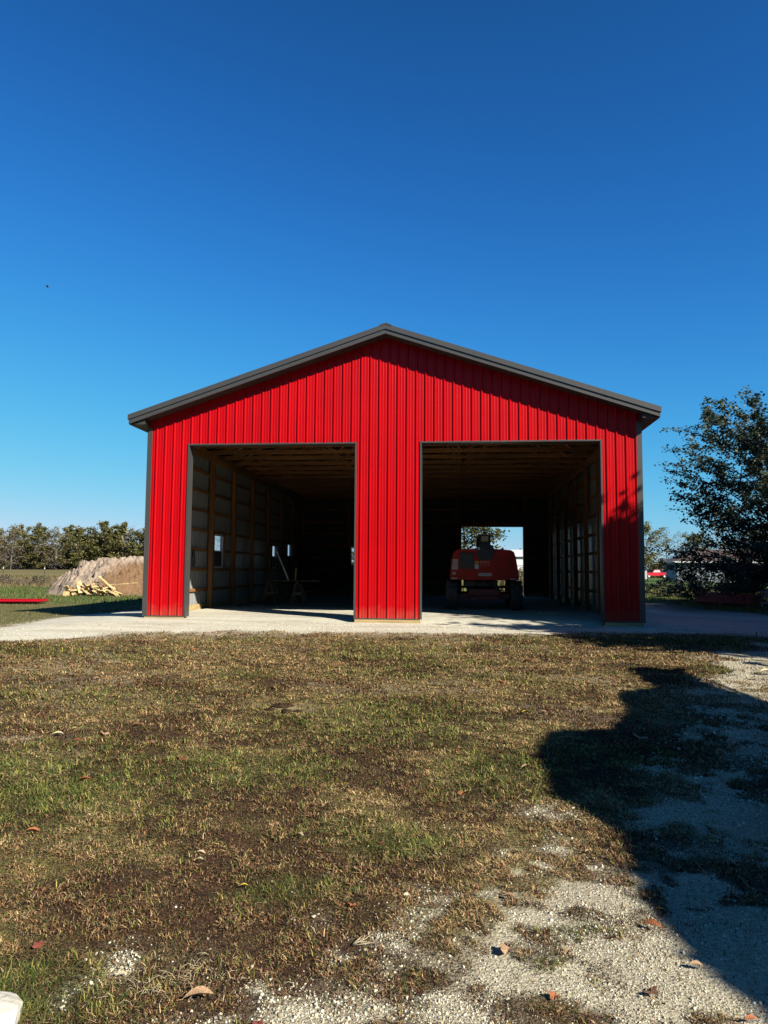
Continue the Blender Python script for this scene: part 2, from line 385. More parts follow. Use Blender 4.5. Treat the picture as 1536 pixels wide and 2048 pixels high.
def h1(x, y): return float(H(x, y)[0])

# ------------------------------------------------------------------ the barn
W2 = 6.096; L = 18.30; OF = .41; OS = .37; ZE = 5.02; SL = 1/3.
X1, X2, X3, X4 = -5.03, -.765, .865, 5.17; HD = 4.31
BX0, BX1, BH = 1.92, 4.92, 3.30
def roofz(x): return ZE+(W2+OS-abs(x))*SL
barn = empty('pole_barn', (0, 0, 0)); tag(barn, 'new red ribbed metal pole barn with charcoal trim and two open bays', 'barn')
RP = .2286
def rib_profile(a, b, phase=0.0):
    pts = {}
    k0 = int((a-phase)/RP)-2; k1 = int((b-phase)/RP)+2
    for k in range(k0, k1):
        c = phase+k*RP
        for dx, o in ((-.031, 0), (-.010, .027), (.010, .027), (.031, 0), (.058, 0), (.066, .003), (.082, .003), (.090, 0), (.135, 0), (.143, .003), (.159, .003), (.167, 0)):
            pts[round(c+dx, 5)] = o
    xs = sorted(pts); ys = [pts[x] for x in xs]
    out = [(a, float(np.interp(a, xs, ys)))]+[(x, pts[x]) for x in xs if a+1e-4 < x < b-1e-4]+[(b, float(np.interp(b, xs, ys)))]
    return out
def ribbed(mb, a, b, zb, zt, f, brk=(), phase=0.0, inner=True):
    P = rib_profile(a, b, phase)
    for q in brk:
        if a < q < b:
            xs = [p[0] for p in P]; P.append((q, float(np.interp(q, xs, [p[1] for p in P])))); P.sort()
    vs = []; fs = []; ms = []
    n = len(P)
    for t, o in P:
        vs += [f(t, o, zb(t)), f(t, o, zt(t))]
    for i in range(n-1): fs.append((2*i, 2*i+2, 2*i+3, 2*i+1))
    mb.add(vs, fs, 0)
    if inner: 
        vs = []
        for t, o in P: vs += [f(t, o-.003, zb(t)), f(t, o-.003, zt(t))]
        mb.add(vs, [(2*i, 2*i+1, 2*i+3, 2*i+2) for i in range(n-1)], 1)
def cst(v): return lambda t: v
def front(mb, segs, y, sgn, xb):
    f = lambda t, o, z: (t, y+sgn*o, z)
    for a, b, z0 in segs: ribbed(mb, a, b, cst(z0), lambda t: roofz(t)-.13, f, brk=(0.0,), phase=.055)
mb = MB(); front(mb, [(-W2, X1, 0), (X1, X2, HD), (X2, X3, 0), (X3, X4, HD), (X4, W2, 0)], -.012, -1, 0)
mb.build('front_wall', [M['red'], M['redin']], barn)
mb = MB(); f = lambda t, o, z: (t, L+.012+o, z)
for a, b, z0, z1 in [(-W2, -3.55, 0, None), (-3.55, -2.65, 0, 1.36), (-3.55, -2.65, 2.36, None), (-2.65, BX0, 0, None), (BX0, BX1, BH, None), (BX1, W2, 0, None)]:
    ribbed(mb, a, b, cst(z0), (cst(z1) if z1 else (lambda t: roofz(t)-.13)), f, brk=(0.0,), phase=.05)
mb.build('back_wall', [M['red'], M['shadein']], barn)
ZW = ZE-.10
LW = [(0, 1.25, [(0, ZW)]), (1.25, 2.15, [(2.08, ZW)]), (2.15, 5.0, [(0, ZW)]), (5.0, 6.0, [(0, 1.2), (2.3, ZW)]), (6.0, 12.4, [(0, ZW)]), (12.4, 13.3, [(0, 1.2), (2.2, ZW)]), (13.3, 15.2, [(0, ZW)]), (15.2, 16.1, [(0, 1.2), (2.35, ZW)]), (16.1, L, [(0, ZW)])]
mb = MB(); f = lambda t, o, z: (-W2-.012-o, t, z)
for a, b, zz in LW:
    for z0, z1 in zz: ribbed(mb, a, b, cst(z0), cst(z1), f, phase=.08)
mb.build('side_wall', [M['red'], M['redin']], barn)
mb = MB(); f = lambda t, o, z: (W2+.012+o, t, z); ribbed(mb, 0, L, cst(0), cst(ZW), f, phase=.08)
mb.build('side_wall', [M['red'], M['redin']], barn)
# screws in rows across the front panels
mb = MB()
for z in (.12, .7, 1.32, 1.95, 2.55, 3.15, 3.78, 4.42, 5.0, 5.6, 6.2):
    k = -27
    while k < 28:
        x = .055+k*RP+.05
        k += 1
        if abs(x) > W2-.05 or z > roofz(x)-.3: continue
        if z < HD and (X1-.03 < x < X2+.03 or X3-.03 < x < X4+.03): continue
        mb.tube([(x, -.0125, z), (x, -.020, z)], .0065, 6, smooth=False)
o = mb.build('screw_rows', M['red'], barn); o['kind'] = 'stuff'
# lapped panel seams & bottom edge
def trim_box(name, *b, m='grey', bev=.004):
    q = MB(); q.box(*b, bev=bev); return q.build(name, M[m], barn)
for sx in (-1, 1):
    for (ya, yb) in ((-.040, .11), (L-.11, L+.040)):
        q = MB(); ztop = ZE-.255
        xo = sx*(W2+.036)
        q.prism([(xo, ya), (xo-sx*.125, ya), (xo-sx*.125, ya+.02) if ya < 1 else (xo-sx*.125, ya+.01), (xo-sx*.02, ya+.02), (xo-sx*.02, yb), (xo, yb)] if ya < 1 else
                [(xo, yb), (xo-sx*.125, yb), (xo-sx*.125, yb-.02), (xo-sx*.02, yb-.02), (xo-sx*.02, ya), (xo, ya)], 'z', -.02, ztop)
        q.build('corner_trim', M['grey'], barn)
def door_trim(x0, x1, h, y, s, depth=.24):
    q = MB(); tw = .030
    # casing legs and head on the face, jamb returns inward
    for xx, sg in ((x0, -1), (x1, 1)):
        q.box(xx, xx+sg*tw, y-s*.036, y-s*.010, 0 if y < 1 else 0, h+tw)
        q.box(xx-sg*.012, xx, y-s*.038, y+s*depth, -.02, h)
    q.box(x0-.001, x1+.001, y-s*.0365, y-s*.0105, h+.002, h+tw-.002)
    q.box(x0+.012, x1-.012, y-s*.0385, y+s*depth, h-.012, h)
    return q.build('door_trim', M['grey'], barn)
door_trim(X1, X2, HD, 0, 1); door_trim(X3, X4, HD, 0, 1); door_trim(BX0, BX1, BH, L, -1)
# base trim under the red panels
q = MB()
for a, b in ((-W2-.03, X1-.03), (X2+.02, X3-.02), (X4+.03, W2+.03)): q = MB(); q.box(a, b, -.042, -.006, -.022, .006); q.build('base_trim', M['grey'], barn)
# roof
YA, YB = -OF, L+OF
for sx in (-1, 1):
    q = MB()
    def f(t, o, s_):   # t along y, s_ distance out from the ridge in x
        x = sx*s_; return (x, t, roofz(x)-.035+o)
    P = rib_profile(YA, YB, .06)
    vs = []
    for t, o in P: vs += [f(t, o, 0.0), f(t, o, W2+OS+.02)]
    q.add(vs, [(2*i, 2*i+1, 2*i+3, 2*i+2) if sx > 0 else (2*i, 2*i+2, 2*i+3, 2*i+1) for i in range(len(P)-1)], 0)
    vs = []
    for t, o in P: vs += [f(t, -.02, 0.0), f(t, -.02, W2+OS)]
    q.add(vs, [(2*i, 2*i+2, 2*i+3, 2*i+1) if sx > 0 else (2*i, 2*i+1, 2*i+3, 2*i+2) for i in range(len(P)-1)], 1)
    q.build('roof_panel', [M['roof'], M['shadein']], barn)
def rake(yf, s, name):
    for sx in (-1, 1):
        xe = sx*(W2+OS)
        q = MB()
        def sl(x, dz): return (x, roofz(x)+dz)
        # upper rake trim, proud; lower fascia board set back
        xe2 = xe+sx*.02
        q.prism([(0, roofz(0)+.008), (xe2, roofz(xe2)+.008), (xe2, roofz(xe2)-.118), (0, roofz(0)-.118)][::sx], 'y', yf-s*.045, yf+s*.14)
        u = q.build('rake_trim', M['grey'], barn)
        q = MB()
        q.prism([(0, roofz(0)-.112), (xe, roofz(xe)-.112), (xe, roofz(xe)-.228), (0, roofz(0)-.228)][::sx], 'y', yf-s*.018, yf+s*.05)
        q.build('rake_fascia', M['grey'], barn)
        q = MB()
        q.prism([(0, roofz(0)-.195), (sx*W2, roofz(W2)-.195), (sx*W2, roofz(W2)-.215), (0, roofz(0)-.215)][::sx], 'y', yf+s*.05, yf+s*(OF-.015))
        q.build('rake_soffit', M['soffit'], barn)
rake(-OF, 1, ''); rake(L+OF, -1, '')
for sx in (-1, 1):
    for d in (2.15, 5.2):     # lapped joints of the rake trim
        x = sx*d; q = MB(); q.prism([(x, roofz(x)+.010), (x+sx*.10, roofz(x+sx*.10)+.010), (x+sx*.10, roofz(x+sx*.10)-.119), (x, roofz(x)-.119)][::sx], 'y', -OF-.048, -OF-.02); q.build('trim_lap', M['grey'], barn)
for sx in (-1, 1):
    xe = sx*(W2+OS)
    q = MB(); q.box(xe-sx*.02, xe+sx*.012, -OF+.052, L+OF-.052, ZE-.238, ZE-.03); q.build('eave_fascia', M['grey'], barn)
    q = MB(); q.box(sx*(W2+.013), xe-sx*.021, -OF+.052, L+OF-.052, ZE-.232, ZE-.212)
    q.prism([(sx*(W2-.02), ZE-.222), (xe-sx*.022, ZE-.222), (xe-sx*.022, ZE-.09), (sx*(W2-.02), ZE+.02)][::sx], 'y', -OF+.055, -.045)
    q.build('eave_soffit', M['soffit'], barn)
q = MB(); zr = roofz(0)
q.prism([(-.15, zr-.055), (-.145, zr-.022), (-.045, zr+.018), (0, zr+.028), (.045, zr+.018), (.145, zr-.022), (.15, zr-.055), (0, zr-.01)], 'y', -OF-.055, L+OF+.055)
q.build('ridge_cap', M['grey'], barn)
# frame: skirt boards, posts, girts, carriers, trusses
def skirt(x0, x1, y0, y1, m='treated', z0=-.17, z1=-.002):
    q = MB(); q.box(x0, x1, y0, y1, z0, z1, bev=.004); return q.build('skirt_board', M[m], barn)
skirt(-W2+.02, X1-.03, -.034, .002); skirt(X2+.01, X3-.01, -.036, .002); skirt(X4+.03, W2-.02, -.030, .002)
skirt(-W2+.005, -W2+.045, .003, L-.05, z0=-.14, z1=.11); skirt(W2-.045, W2-.005, .003, L-.05, z0=-.14, z1=.11)
skirt(-W2+.05, BX0-.18, L-.042, L-.003, z0=-.14, z1=.12); skirt(BX1+.18, W2-.05, L-.042, L-.003, z0=-.14, z1=.12)
PS = [L/8*k for k in range(9)]
for sx in (-1, 1):
    for y in PS:
        yy = min(max(y, .085), L-.085)
        q = MB(); q.box(sx*(W2-.052), sx*(W2-.052-.14), yy-.07, yy+.07, -.2, ZE-.22, bev=.003); q.build('post', M['pinez'], barn)
    for r, z in enumerate((.54, 1.15, 1.75, 2.35, 2.95, 3.54, 4.14)):
        segs = [(.02, L-.02)]
        if sx < 0:
            segs = [(.02, 1.2), (2.2, L-.02)] if z < 2.08 else segs
            if 1.2 < z < 2.3: segs = [(.02, 1.2), (2.2, 4.96), (6.04, 12.35), (13.35, 15.15), (16.15, L-.02)]
        for a, b in segs: q = MB(); q.box(sx*(W2-.012), sx*(W2-.050), a, b, z-.045, z+.045); q.build('girt', M['piney'], barn)
    q = MB(); q.box(sx*(W2-.193), sx*(W2-.233), .05, L-.05, ZE-.52, ZE-.24); q.build('truss_carrier', M['piney'], barn)
for (x, y) in ((X1-.10, .10), (X2+.10, .10), (X3-.10, .10), (X4+.10, .10), (BX0-.1, L-.10), (BX1+.1, L-.10), (-3.6, L-.10), (-1.0, L-.10)):
    q = MB(); q.box(x-.07, x+.07, y-.07, y+.07, -.2, roofz(x)-.35, bev=.003); q.build('post', M['pinez'], barn)
for x0, x1, y, z in ((X1+.02, X2-.02, .08, HD), (X3+.02, X4-.02, .08, HD), (BX0, BX1, L-.08, BH)):
    q = MB(); q.box(x0, x1, y-.06, y+.06, z+.004, z+.28); q.build('header', M['pinex'], barn)
for z in (.54, 1.15, 1.75, 2.35, 2.95, 3.54, 4.14, 4.75):
    segs = [(-W2+.2, W2-.2)] if z > 3.4 else [(-W2+.2, BX0-.18), (BX1+.18, W2-.2)]
    if 1.3 < z < 2.4: segs = [(-W2+.2, -3.68), (-2.5, BX0-.18), (BX1+.18, W2-.2)]
    for a, b in segs: q = MB(); q.box(a, b, L-.004, L-.042, z-.045, z+.045); q.build('girt', M['pinex'], barn)
y = .62; k = 0
rng = random.Random(4)
while y < L-.3:
    q = MB(); zc = 4.80; t = .019
    q.box(-W2+.05, W2-.05, y-t, y+t, zc-.055, zc+.075)
    for sx in (-1, 1):
        ov = [(0, roofz(0)-.06), (sx*(W2-.02), roofz(W2)-.06), (sx*(W2-.02), roofz(W2)-.20), (0, roofz(0)-.20)]
        q.prism(ov[::sx], 'y', y-t, y+t)
        for xa, xb in ((0, 1.9), (3.9, 1.9), (3.9, 5.2)):
            za = roofz(xa)-.14; q.tube([(sx*xa, y, za), (sx*xb, y, zc)], .045, 4, smooth=False)
    q.build('truss', M['pinex'], barn)
    y += 1.22
q = MB()
for sx in (-1, 1):
    for d in np.arange(.3, 6.2, .61): q.box(sx*d-.019, sx*d+.019, .3, L-.3, roofz(d)-.058, roofz(d)+.008)
q.build('purlins', M['piney'], barn)
# windows in the left wall and the back wall
def window_side(y0, y1, z0, z1):
    q = MB(); x = -W2
    for b in ((y0, y0+.05, z0, z1), (y1-.05, y1, z0, z1), (y0+.05, y1-.05, z0, z0+.05), (y0+.05, y1-.05, z1-.05, z1), (y0+.05, y1-.05, (z0+z1)/2-.02, (z0+z1)/2+.02)):
        q.box(x-.05, x+.045, *b)
    w_ = q.build('window', M['white'], barn)
    q = MB(); q.box(x-.006, x+.006, y0+.05, y1-.05, z0+.05, z1-.05); q.build('pane', M['pane'], w_)
    q = MB(); q.box(x+.008, x+.014, y0+.05, y1-.05, z0+.05, (z0+z1)/2-.02); q.build('insect_screen', M['black'], w_)
    q = MB()
    q.box(x+.046, x+.09, y0-.05, y0, z0-.05, z1+.05); q.box(x+.046, x+.09, y1, y1+.05, z0-.05, z1+.05); q.box(x+.046, x+.09, y0, y1, z1, z1+.05); q.box(x+.046, x+.09, y0, y1, z0-.05, z0)
    q.build('rough_frame', M['pine'], w_)
window_side(5.0, 6.0, 1.2, 2.3); window_side(12.4, 13.3, 1.2, 2.2); window_side(15.2, 16.1, 1.2, 2.35)
q = MB()
for b in ((-3.55, -3.5, 1.36, 2.36), (-2.70, -2.65, 1.36, 2.36), (-3.5, -2.70, 1.36, 1.41), (-3.5, -2.70, 2.31, 2.36), (-3.5, -2.7, 1.84, 1.88)): q.box(b[0], b[1], L-.04, L+.05, b[2], b[3])
w_ = q.build('window', M['white'], barn)
q = MB(); q.box(-3.5, -2.7, L-.006, L+.006, 1.41, 2.31); q.build('pane', M['pane'], w_)
q = MB()
for yy in (1.25, 2.15): q.box(-W2-.03, -W2+.1, yy-.02, yy+.02, -.05, 2.08)
q.box(-W2-.03, -W2+.1, 1.27, 2.13, 2.04, 2.08); q.build('side_door_frame', M['pine'], barn)

# ------------------------------------------------------------------ boom lift in the right bay
def boom_lift():
    t = empty('boom_lift', (2.56, 6.35, -.035)); tag(t, 'orange telescopic boom lift parked in the right bay seen from its rear', 'boom lift')
    yr = -1.62   # rear face
    # body hood
    q = MB()
    prof = [(-1.03, .92), (-1.05, 1.0), (-1.03, 1.25), (-.985, 1.62), (-.93, 1.78), (-.83, 1.85), (-.3, 1.875), (.3, 1.875), (.80, 1.84), (.90, 1.78), (.955, 1.62), (1.02, 1.22), (1.05, 1.0), (1.05, .92)]
    rings = [(yr+.00, .985), (yr+.05, 1.0), (yr+2.2, 1.0), (yr+2.3, .97)]
    vs = []
    for yy, s in rings: vs += [(x*s, yy, 1.38+(z-1.38)*s) for x, z in prof]
    n = len(prof); fs = []
    for r in range(3): fs += [(r*n+i, r*n+(i+1) % n, (r+1)*n+(i+1) % n, (r+1)*n+i) for i in range(n)]
    fs += [tuple(range(n))[::-1], tuple(range(3*n, 4*n))]
    q.add(vs, fs); hood = q.build('counterweight_hood', M['orange'], t)
    q = MB(); q.box(-.97, .97, yr-.012, yr-.001, 1.185, 1.20); q.box(.02+.32, .78, yr-.010, yr+.001, 1.22, 1.225); q.box(.34, .345, yr-.010, yr, 1.225, 1.70); q.box(.80, .805, yr-.010, yr, 1.225, 1.70); q.build('seam', M['orangedk'], hood)
    # engine grille with louvre holes
    q = MB(); q.box(-.76, -.31, yr-.02, yr-.002, 1.26, 1.76, bev=.01); gr = q.build('engine_grille', M['black'], hood)
    q = MB(); rg = random.Random(2)
    for i in range(9):
        z = 1.30+i*.05; q.box(-.73, -.34, yr-.035, yr-.021, z, z+.012)
    for i in range(14): x, z = rg.uniform(-.70, -.38), rg.uniform(1.3, 1.7); q.box(x, x+rg.uniform(.02, .05), yr-.038, yr-.0355, z, z+rg.uniform(.01, .03))
    q.build('grille_louvres', mat('dusty_steel', (.10, .10, .10), .5, .3), gr)
    # decals with unreadable lettering as in the photo
    def decal(x0, x1, z0, z1, m='decal', strokes=0, dep=.004):
        q = MB(); q.box(x0, x1, yr-.001-dep, yr-.0012, z0, z1, m=0)
        if strokes:
            w_ = (x1-x0)/strokes
            for i in range(strokes):
                a = x0+w_*(i+.2); b = x0+w_*(i+.8)
                zc0, zc1 = z0+(z1-z0)*.22, z0+(z1-z0)*.78
                q.box(a, a+w_*.16, yr-.0035-dep, yr-.0012-dep, zc0, zc1, m=1)
                if i % 3 != 1: q.box(a+w_*.16, b, yr-.0035-dep, yr-.0012-dep, zc1-(z1-z0)*.12, zc1, m=1)
                if i % 2 == 0: q.box(a+w_*.16, b, yr-.0035-dep, yr-.0012-dep, (zc0+zc1)/2-(z1-z0)*.05, (zc0+zc1)/2+(z1-z0)*.05, m=1)
                if i % 4 != 3: q.box(b-w_*.14, b, yr-.0035-dep, yr-.0012-dep, zc0, (zc0+zc1)/2, m=1)
        return q.build('decal', [M[m], M['ink']], hood)
    decal(-.965, -.80, 1.47, 1.55, strokes=4); decal(-.975, -.80, 1.41, 1.45, strokes=6); decal(-.98, -.80, 1.33, 1.39, strokes=5); decal(-.985, -.80, 1.24, 1.31, strokes=5)
    decal(-.965, -.87, 1.09, 1.16, strokes=1); decal(-1.0, -.82, .95, .985, strokes=7); decal(.77, .93, .94, .975, strokes=7)
    decal(-.29, -.17, 1.39, 1.50, m='decaly'); decal(-.29, -.17, 1.26, 1.385)
    decal(-.18, .23, 1.045, 1.135, strokes=7)
    q = MB()
    for i in range(4): q.box(-.13+i*.075, -.075+i*.075, yr-.006, yr-.001, 1.43, 1.50); q.prism([(-.12+i*.075, 1.33), (-.10+i*.075, 1.33), (-.07+i*.075, 1.40), (-.12+i*.075, 1.40), (-.12+i*.075, 1.385), (-.09+i*.075, 1.385)][::-1], 'y', yr-.006, yr-.001)
    q.build('decal', mat('decal_pink', (.62, .20, .15), .5), hood)
    # boom pivot tower, boom butt
    q = MB(); q.prism([(-.24, 1.90), (-.23, 1.66), (-.14, 1.53), (.20, 1.53), (.29, 1.66), (.30, 1.90)], 'y', yr-.05, yr+.8)
    q.prism([(-.25, 1.86), (.31, 1.86), (.16, 2.05), (-.13, 2.05)], 'y', yr+.02, yr+.7); q.build('boom_pivot', M['black'], t)
    q = MB(); q.box(-.145, .175, yr+.0, yr+3.9, 2.03, 2.31, bev=.02)
    q.box(-.16, -.146, yr-.02, yr+.4, 1.98, 2.34); q.box(.176, .19, yr-.02, yr+.4, 1.98, 2.34); bm = q.build('boom', M['black'], t)
    q = MB(); q.box(-.09, .125, yr-.03, yr-.001, 2.10, 2.27, bev=.008); q.build('boom_end_plate', mat('tan_plate', (.45, .38, .22), .6), bm)
    q = MB(); q.box(-.03, .07, yr-.01, yr+.1, 2.32, 2.40, bev=.01); q.build('end_bracket', M['orangedk'], bm)
    q = MB(); q.tube([(-.17, yr+.0, 1.88), (-.17, yr-.07, 1.88)], .045, 10); q.build('work_light', mat('lamp_lens', (.75, .75, .72), .2), t)
    q = MB(); q.prism([(.50, 1.86), (.60, 1.86), (.59, 1.93), (.55, 1.91)], 'y', yr+.2, yr+.4); q.build('exhaust', M['black'], t)
    for k, (x0, x1, zz) in enumerate(((-.20, -.34, 1.0), (-.12, -.26, 1.05), (.14, .30, .98), (.06, .20, 1.02))):
        q = MB(); q.tube([(x0*.5, yr+.30, .93), (x0, yr+.22, .84), (x1, yr+.26, .70), (x1*.8, yr+.5, .56), (x0*.6, yr+.9, .52)], .016, 6); q.build('hydraulic_hose', M['black'], t)
    for sx in (-1, 1):
        q = MB(); q.box(sx*.62-.05, sx*.62+.05, yr-.018, yr-.002, 1.0, 1.03, bev=.004); q.build('latch', M['black'], hood)
        q = MB(); q.tube([(sx*.97, yr+.01, 1.02), (sx*.97, yr-.02, 1.02)], .028, 10); q.build('reflector', mat('reflector_red', (.5, .01, .01), .2) if sx < 0 else bpy.data.materials['reflector_red'], hood)
    # turntable and chassis
    q = MB(); q.box(-.62, .42, yr+.35, yr+2.3, .70, .915, bev=.03); q.tube([(0, 0, .55), (0, 0, .72)], .42, 20); q.build('turntable', M['black'], t)
    q = MB(); q.box(-.50, .50, -1.35, 1.35, .42, .66, bev=.03); q.box(-.42, .42, -1.45, 1.45, .30, .44, bev=.02); q.build('chassis', M['orangedk'], t)
    for ya in (-1.15, 1.15):
        q = MB(); q.box(-.80, .80, ya-.09, ya+.09, .34, .50, bev=.02); q.tube([(-.25, ya-.18, .36), (.25, ya-.18, .36)], .045, 8); ax = q.build('axle', M['orangedk'], t)
        for sx in (-1, 1):
            q = MB(); r = .44; cx_ = sx*.985; n = 28
            pr = [(-.165, .26), (-.18, .33), (-.165, .40), (-.12, .425), (.12, .425), (.165, .40), (.18, .33), (.165, .26)]
            vs = [(cx_+p[0], ya+p[1]*math.sin(2*math.pi*k/n), .44+p[1]*math.cos(2*math.pi*k/n)) for k in range(n) for p in pr]; m_ = len(pr)
            q.add(vs, [(k*m_+j, k*m_+(j+1) % m_, ((k+1) % n)*m_+(j+1) % m_, ((k+1) % n)*m_+j) for k in range(n) for j in range(m_)], smooth=True)
            for k in range(18):   # chevron lugs
                a = 2*math.pi*k/18
                for sg in (-1, 1):
                    off = .5*(sg > 0)*2*math.pi/18
                    Mx = Matrix.Translation((cx_, ya, .44)) @ Matrix.Rotation(a+off, 4, 'X') @ Matrix.Translation((sg*.075, 0, .430)) @ Matrix.Rotation(sg*.55, 4, 'Z')
                    q.box(-.105, .105, -.022, .022, -.02, .034, M=Mx)
            wheel = q.build('wheel', M['tyre'], ax)
            q = MB(); q.tube([(cx_-sx*.12, ya, .44), (cx_+sx*.10, ya, .44)], [.26, .26], 20); q.tube([(cx_+sx*.08, ya, .44), (cx_+sx*.15, ya, .44)], .08, 12); q.build('rim', M['white'], wheel)
    q = MB()
    for x in (.52, .58, .72): q.tube([(x, yr+.3, .50), (x, yr+.3, .90)], .018, 6)
    q.tube([(.50, yr+.3, .60), (.80, yr+.3, .60)], .015, 6); q.tube([(.50, yr+.3, .75), (.75, yr+.3, .75)], .015, 6)
    q.build('step_ladder', M['orangedk'], t)
    # platform basket ahead of the boom, at the front
    q = MB()
    for z in (.62, 1.1, 1.6): q.tube([(-1.1, 3.0, z), (1.1, 3.0, z), (1.1, 3.8, z), (-1.1, 3.8, z), (-1.1, 3.0, z)], .02, 6)
    for x in (-1.1, -.4, .4, 1.1):
        for yy in (3.0, 3.8): q.tube([(x, yy, .6), (x, yy, 1.6)], .02, 6)
    q.box(-1.1, 1.1, 3.0, 3.8, .56, .60); q.tube([(.015, 2.2, 2.1), (.015, 2.6, 1.6), (.015, 2.98, 1.1)], .09, 8); q.build('work_platform', M['orangedk'], t)
boom_lift()

# ------------------------------------------------------------------ work bench of sawhorses in the left bay
zf = -.035
def sawhorse(x, y, rz, lab):
    t = empty('sawhorse', (x, y, zf), rz); tag(t, lab, 'sawhorse', 'sawhorses under the work board')
    q = MB(); q.box(-.045, .045, -.45, .45, .70, .79, bev=.003); q.build('top_beam', M['scrapdark'], t)
    for sx in (-1, 1):
        for sy in (-1, 1):
            q = MB(); q.tube([(sx*.05, sy*.36, .74), (sx*.25, sy*.42, .0)], .035, 4, smooth=False); q.build('leg', M['scrapdark'], t)
    for sy in (-1, 1):
        q = MB(); q.box(-.17, .17, sy*.385-.015, sy*.385+.015, .33, .42); q.build('brace', M['scrapdark'], t)
sawhorse(-4.72, 7.35, 0, 'wooden sawhorse under the left end of the long board'); sawhorse(-3.75, 7.3, .1, 'wooden sawhorse under the right half of the long board')
q = MB(); q.box(-5.05, -3.0, 7.15, 7.43, zf+.795, zf+.835, bev=.003); tag(q.build('work_board', M['scrapdark']), 'long lumber board lying across two sawhorses in the left bay', 'board')
q = MB(); q.tube([(-4.02, 7.25, zf+.837), (-4.30, 7.9, zf+1.9)], .045, 4, smooth=False); 
def leaning(name, x0, y0, x1, y1, z1, wd, m, lab, cat, z0=None):
    q = MB(); a = Vector((x0, y0, zf if z0 is None else z0)); b = Vector((x1, y1, z1)); d = (b-a); Lh = d.length; rot = d.to_track_quat('Z', 'Y').to_matrix().to_4x4()
    q.box(-wd/2, wd/2, -.02, .02, 0, Lh, M=Matrix.Translation(a) @ rot); return tag(q.build(name, m), lab, cat)
leaning('leaning_board', -4.12, 7.33, -4.55, 7.28, zf+1.85, .12, M['white'], 'pale board leaning up above the sawhorses in the left bay', 'board', zf+.84)
leaning('offcut_block', -3.86, 7.3, -3.84, 7.3, zf+1.25, .10, M['scrap'], 'short upright lumber offcut standing on the work board', 'board', zf+.84)
for i, (x, y, a, l, lab) in enumerate([(-4.9, 5.4, .5, .9, 'dark scrap board on the floor by the left wall of the bay'), (-5.2, 5.9, -.2, .6, 'short dark scrap piece on the floor behind the left wall post'), (4.3, 3.4, .1, .55, 'lumber offcut lying on the floor of the right bay')]):
    q = MB(); q.box(-l/2, l/2, -.07, .07, 0, .04, M=Matrix.Translation((x, y, zf)) @ Matrix.Rotation(a, 4, 'Z'), bev=.003); tag(q.build('floor_board', M['scrapdark'] if i < 2 else M['scrap']), lab, 'board')
q = MB(); pts = [(-W2+.08, 3.15+.10*math.cos(a), 1.45+.20*math.sin(a)) for a in np.linspace(0, 2*math.pi, 20)]; q.tube(pts, .02, 6); q.box(-W2+.055, -W2+.10, 3.12, 3.18, 1.62, 1.72)
tag(q.build('hanging_cord', M['black']), 'black cord coiled and hung on a girt of the left wall', 'cord')

# ------------------------------------------------------------------ trees
def leaf_cloud(C, size, rs, cols, up=.3, aspect=.75, bend=.25):
    n = len(C)
    N = rs.normal(size=(n, 3)); N[:, 2] += up*np.sign(N[:, 2]+.3)*2; N /= np.linalg.norm(N, axis=1)[:, None]
    A = np.cross(N, rs.normal(size=(n, 3))); A /= np.linalg.norm(A, axis=1)[:, None]; B = np.cross(N, A)
    s = (size*(.6+.8*rs.rand(n)))[:, None]
    V = np.stack([C-A*s*.5, C+B*s*.5*aspect+N*s*bend*.4, C+A*s*.5, C-B*s*.5*aspect+N*s*bend*.4], 1).reshape(-1, 3)
    F = np.arange(4*n).reshape(-1, 4)
    return V, F, np.repeat(cols, 4, 0)
def branch_mesh(branches, n=5):
    V = []; F = []; b = 0
    for pts, r0, r1 in branches:
        pts = np.asarray(pts); k = len(pts)
        d = np.gradient(pts, axis=0); d /= np.linalg.norm(d, axis=1)[:, None]+1e-9
        a = np.where(np.abs(d[:, 2:3]) < .8, np.array([[0, 0, 1.]]), np.array([[1., 0, 0]]))
        u = np.cross(d, a); u /= np.linalg.norm(u, axis=1)[:, None]; v = np.cross(u, d)
        r = np.linspace(r0, r1, k)[:, None, None]; th = np.arange(n)*2*np.pi/n
        ring = pts[:, None, :]+r*(u[:, None, :]*np.cos(th)[None, :, None]+v[:, None, :]*np.sin(th)[None, :, None])
        V.append(ring.reshape(-1, 3))
        i = np.arange(k-1)[:, None]*n; j = np.arange(n)[None, :]; j2 = (j+1) % n
        F.append((b+np.stack([i+j, i+j2, i+n+j2, i+n+j], -1)).reshape(-1, 4)); b += k*n
    return np.concatenate(V), np.concatenate(F)
